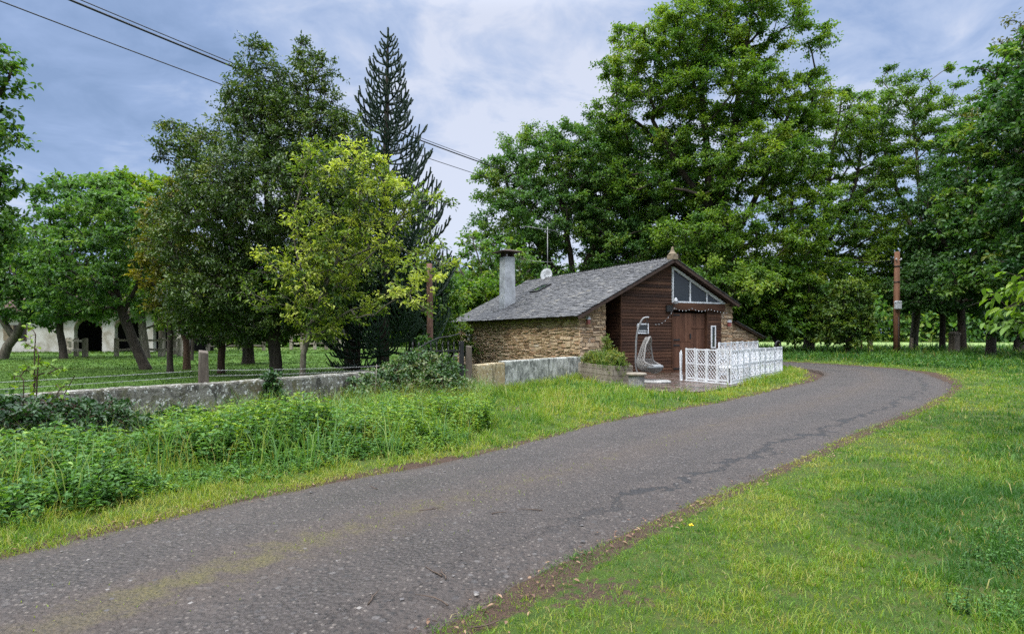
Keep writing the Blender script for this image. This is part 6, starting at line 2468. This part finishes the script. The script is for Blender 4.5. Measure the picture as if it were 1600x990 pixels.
# creeping leaves in the right front corner of the verge
n = 2600
px_r = 1180 + 430 * r.random(n)
py_r = 830 + 175 * r.random(n)
yy = CAM_H * F_PX / (py_r - Y_H)
xx = (px_r - 800) / F_PX * yy
k = (fbm(xx * 2.2 + 3, yy * 2.2, 3) > .47) & (r.random(n) < .45) & (px_r + (py_r - 830) * .35 + 60 * (r.random(n) - .5) > 1530)
weeds('creeping_weeds', 'low creeping small leaved weeds in the grass at the right front corner', 'weeds', xx[k], yy[k], .04 + .08 * r.random(k.sum()), 4, (.020, .8), LEAF['nettle'], .35, 94)
# rank growth at the foot of the far trees and along the far side of the bend
n = 9000
yy = 26 + 22 * r.random(n)
xx = 6 + 36 * r.random(n)
d2, s2 = road_d(xx, yy)
k = (s2 > 0) & (d2 > 1.6) & (fbm(xx * .4, yy * .4, 3) > .52)
weeds('roadside_weeds', 'rank dark weeds along the far side of the bend', 'weeds', xx[k], yy[k], .10 + .28 * r.random(k.sum()), 5, (.12, .45), LEAF['nettle'], .3, 95)
# grasses standing round the barn foot and fence
n = 1500
t = r.random(n)
A_, B_ = np.array([-.9, 15.6]), np.array([2.5, 21.8])
g = A_ + (B_ - A_) * t[:, None] + np.column_stack([.22 + .25 * r.random(n), -.12 - .15 * r.random(n)])
A_, B_ = np.array([6.75, 18.2]), np.array([10.9, 23.8])
g2 = A_ + (B_ - A_) * t[:, None] + np.column_stack([.05 + .3 * r.random(n), -.05 - .2 * r.random(n)])
g = np.vstack([g, g2[r.random(n) < .8]])
blades('edge_grass', g[:, 0], g[:, 1], gz_all(g[:, 0], g[:, 1])[0], .12 + .25 * r.random(len(g)), np.full(len(g), .012), np.clip(.45 + .25 * r.normal(size=len(g)), .1, 1),
       .3 + .6 * r.random(len(g)), LEAF['grass'], 'longer grass left uncut along the white wall and the lattice', 'grass', 96)
# tufts of planter grass
n = 420
gg = np.column_stack([3.02 + r.normal(0, .16, n), 19.75 + r.normal(0, .62, n)])
blades('planter_grass', gg[:, 0], gg[:, 1], np.full(n, .56), .25 + .45 * r.random(n), np.full(n, .012), np.clip(.5 + .3 * r.normal(size=n), 0, 1), .2 + .5 * r.random(n), LEAF['tallgrass'],
       'long grassy leaves rising out of the plank planter', 'grass', 97)
# dandelion
dx_, dy_ = ground_at(1078, 845)
fl_ = thing('dandelion', 'single yellow dandelion in the right hand verge', 'flower', (dx_, dy_, gz(dx_, dy_)))
mb = MB()
mb.tube([(0, 0, 0), (.005, 0, .06), (.01, .0, .10)], .0025, 5)
mb.build('stem', LEAF['weed'], fl_)
m_y = pmat('yellow_petals', [(0, (.55, .38, .01)), (1, (.75, .55, .02))], scale=20, bmp=0)
mb = MB()
for k in range(18):
    a = k * 2.4
    l = .016 + .002 * (k % 3)
    mb.bar((.01, 0, .10), (.01 + l * math.cos(a), l * math.sin(a), .106 + .003 * (k % 4)), .006, .001)
mb.build('petals', m_y, fl_)
# scattered dead leaves along the road edge and on the terrace
n = 900
k = r.integers(40, 700, n)
sd_ = r.random(n) < .5
off = np.where(sd_, -1, 1) * (1.0 + r.normal(0, .07, n))
p = (LS3[k] + RS3[k]) / 2 + (RS3[k] - LS3[k]) / 2 * off[:, None]
P = np.column_stack([p, gz_all(p[:, 0], p[:, 1])[0].clip(0) + .02])
a = r.random(n) * 6.28
V = leaf_geo(P, np.column_stack([np.cos(a), np.sin(a), r.normal(0, .1, n)]), unit(np.array([0, 0, 1.]) + r.normal(0, .25, (n, 3))), .024 + .022 * r.random(n), .014 + .010 * r.random(n), .1, .2)
m_dl = leaf_mat('dead_leaves', [(0, (.05, .025, .015)), (.5, (.12, .06, .03)), (1, (.24, .15, .08))], .1)
tag(leaf_obj('leaf_litter', V, r.random(n), m_dl), 'brown dead leaves scattered along both edges of the lane', 'leaf litter', None, 'stuff')
# loose stones on the lane surface near the camera
n = 260
yy = 2.6 + 5.5 * r.random(n) ** 1.4
xx = -.92 * yy + 1.5 * yy * r.random(n)
d2, s2 = road_d(xx, yy)
k = d2 < -.15
xx, yy = xx[k], yy[k]
n = len(xx)
sz = .006 + .012 * r.random(n) ** 3
base_ = np.array([[-1, -1, -.3], [1, -1, -.3], [1, 1, -.3], [-1, 1, -.3], [-.6, -.6, .6], [.6, -.6, .6], [.6, .6, .6], [-.6, .6, .6]])
V = base_[None] * (.7 + .6 * r.random((n, 8, 3))) * sz[:, None, None]
a = r.random(n) * 6.28
ca, sa = np.cos(a)[:, None], np.sin(a)[:, None]
V = np.stack([V[..., 0] * ca - V[..., 1] * sa, V[..., 0] * sa + V[..., 1] * ca, V[..., 2] * .35], -1)
V += np.column_stack([xx, yy, np.full(n, .016)])[:, None]
Q = np.array([[4, 5, 6, 7], [0, 1, 5, 4], [1, 2, 6, 5], [2, 3, 7, 6], [3, 0, 4, 7]])
q = (np.arange(n)[:, None, None] * 8 + Q[None]).reshape(-1, 4)
m_peb = pmat('loose_chips', [(0, (.04, .037, .036)), (.5, (.085, .078, .074)), (1, (.19, .175, .155))], scale=6, kvar=.8, bmp=.2)
tag(link('road_gravel', np_mesh('road_gravel', V.reshape(-1, 3), q, var=np.repeat(r.random(n), 5)), m_peb), 'loose pale stone chips on the near stretch of asphalt', 'gravel', None, 'stuff')


# ------------------------------------------------------------------ distant woods
def woods(name, label, pts, hgt, n_cl, seed, leafm, size, depth=10, hue=0.0):
    r = np.random.default_rng(seed)
    pts = np.array(pts, float)
    L = np.concatenate([[0], np.cumsum(np.linalg.norm(np.diff(pts, axis=0), axis=1))])
    s = r.random(n_cl) * L[-1]
    X, Y = np.interp(s, L, pts[:, 0]), np.interp(s, L, pts[:, 1]) + r.normal(0, depth, n_cl)
    top = hgt * (.55 + .8 * fbm(s * .05 + seed, s * .013, 4))
    Z = top * r.random(n_cl) ** .75
    nl = 34
    i = np.repeat(np.arange(n_cl), nl)
    P = np.column_stack([X, Y, Z])[i] + r.normal(0, 1, (n_cl * nl, 3)) * size * np.array([2.2, 2.2, 1.5])
    P[:, 2] = np.maximum(P[:, 2], .2)
    D = unit(r.normal(size=P.shape) + np.array([0, 0, -.2]))
    N_ = unit(np.array([0, -.3, 1.]) + r.normal(0, .6, P.shape))
    sz = size * (.6 + .8 * r.random(len(P)))
    V = leaf_geo(P, D, N_, sz, sz * .65)
    v = np.clip(.45 + hue + .22 * r.normal(size=n_cl)[i] + .15 * r.normal(size=len(P)), 0, 1)
    return tag(leaf_obj(name, V, v, leafm), label, 'woods', None, 'stuff')


woods('distant_woods', 'far line of mixed woodland beyond the open field', [(-20, 135), (60, 140), (150, 120), (190, 70)], 14, 4200, 80, LEAF['oak2'], .9)
woods('distant_woods', 'dark belt of trees behind the stable and the garden', [(-95, 62), (-60, 72), (-20, 78), (8, 80)], 9.5, 2600, 81, LEAF['oak'], .6, 4, hue=-.12)

# a few dry stalks and seeding grass stems standing over the weeds
r = np.random.default_rng(99)
n = 9000
y = 3 + 12 * np.sqrt(r.random(n))
x = wall_x(y) + .15 + r.random(n) * 6
d, s = road_d(x, y)
k = (s < 0) & (d > .35) & (x < -.5) & (x > -.95 * y) & (fbm(x * .8 + 15, y * .8, 3) > .47)
x, y = x[k], y[k]
blades('dry_stalks', x, y, gz_all(x, y)[0], .30 + .38 * r.random(len(x)), .004 + .003 * r.random(len(x)), np.clip(.06 + .16 * r.random(len(x)), 0, 1),
       .1 + .5 * r.random(len(x)), LEAF['grass'], 'thin pale seeding stalks standing over the weeds', 'grass', 98)

# tiny yellow flowers among the weeds
n = 170
y = 3.5 + 8 * np.sqrt(r.random(n))
x = wall_x(y) + .4 + r.random(n) * 5
d, s = road_d(x, y)
k = (s < 0) & (d > .5) & (x < -.8)
x, y = x[k], y[k]
n = len(x)
P = np.column_stack([x, y, gz_all(x, y)[0] + .16 + .2 * r.random(n)])
P = np.repeat(P, 5, 0)
a = np.tile(np.arange(5) * 1.2566, n)
V = leaf_geo(P, np.column_stack([np.cos(a), np.sin(a), np.full(len(a), .3)]), np.tile([0, 0, 1.0], (len(a), 1)), np.full(len(a), .013), np.full(len(a), .011), .1, 0)
tag(leaf_obj('yellow_flowers', V, r.random(len(a)), m_y), 'tiny yellow flowers sprinkled among the weeds', 'flowers', None, 'stuff')
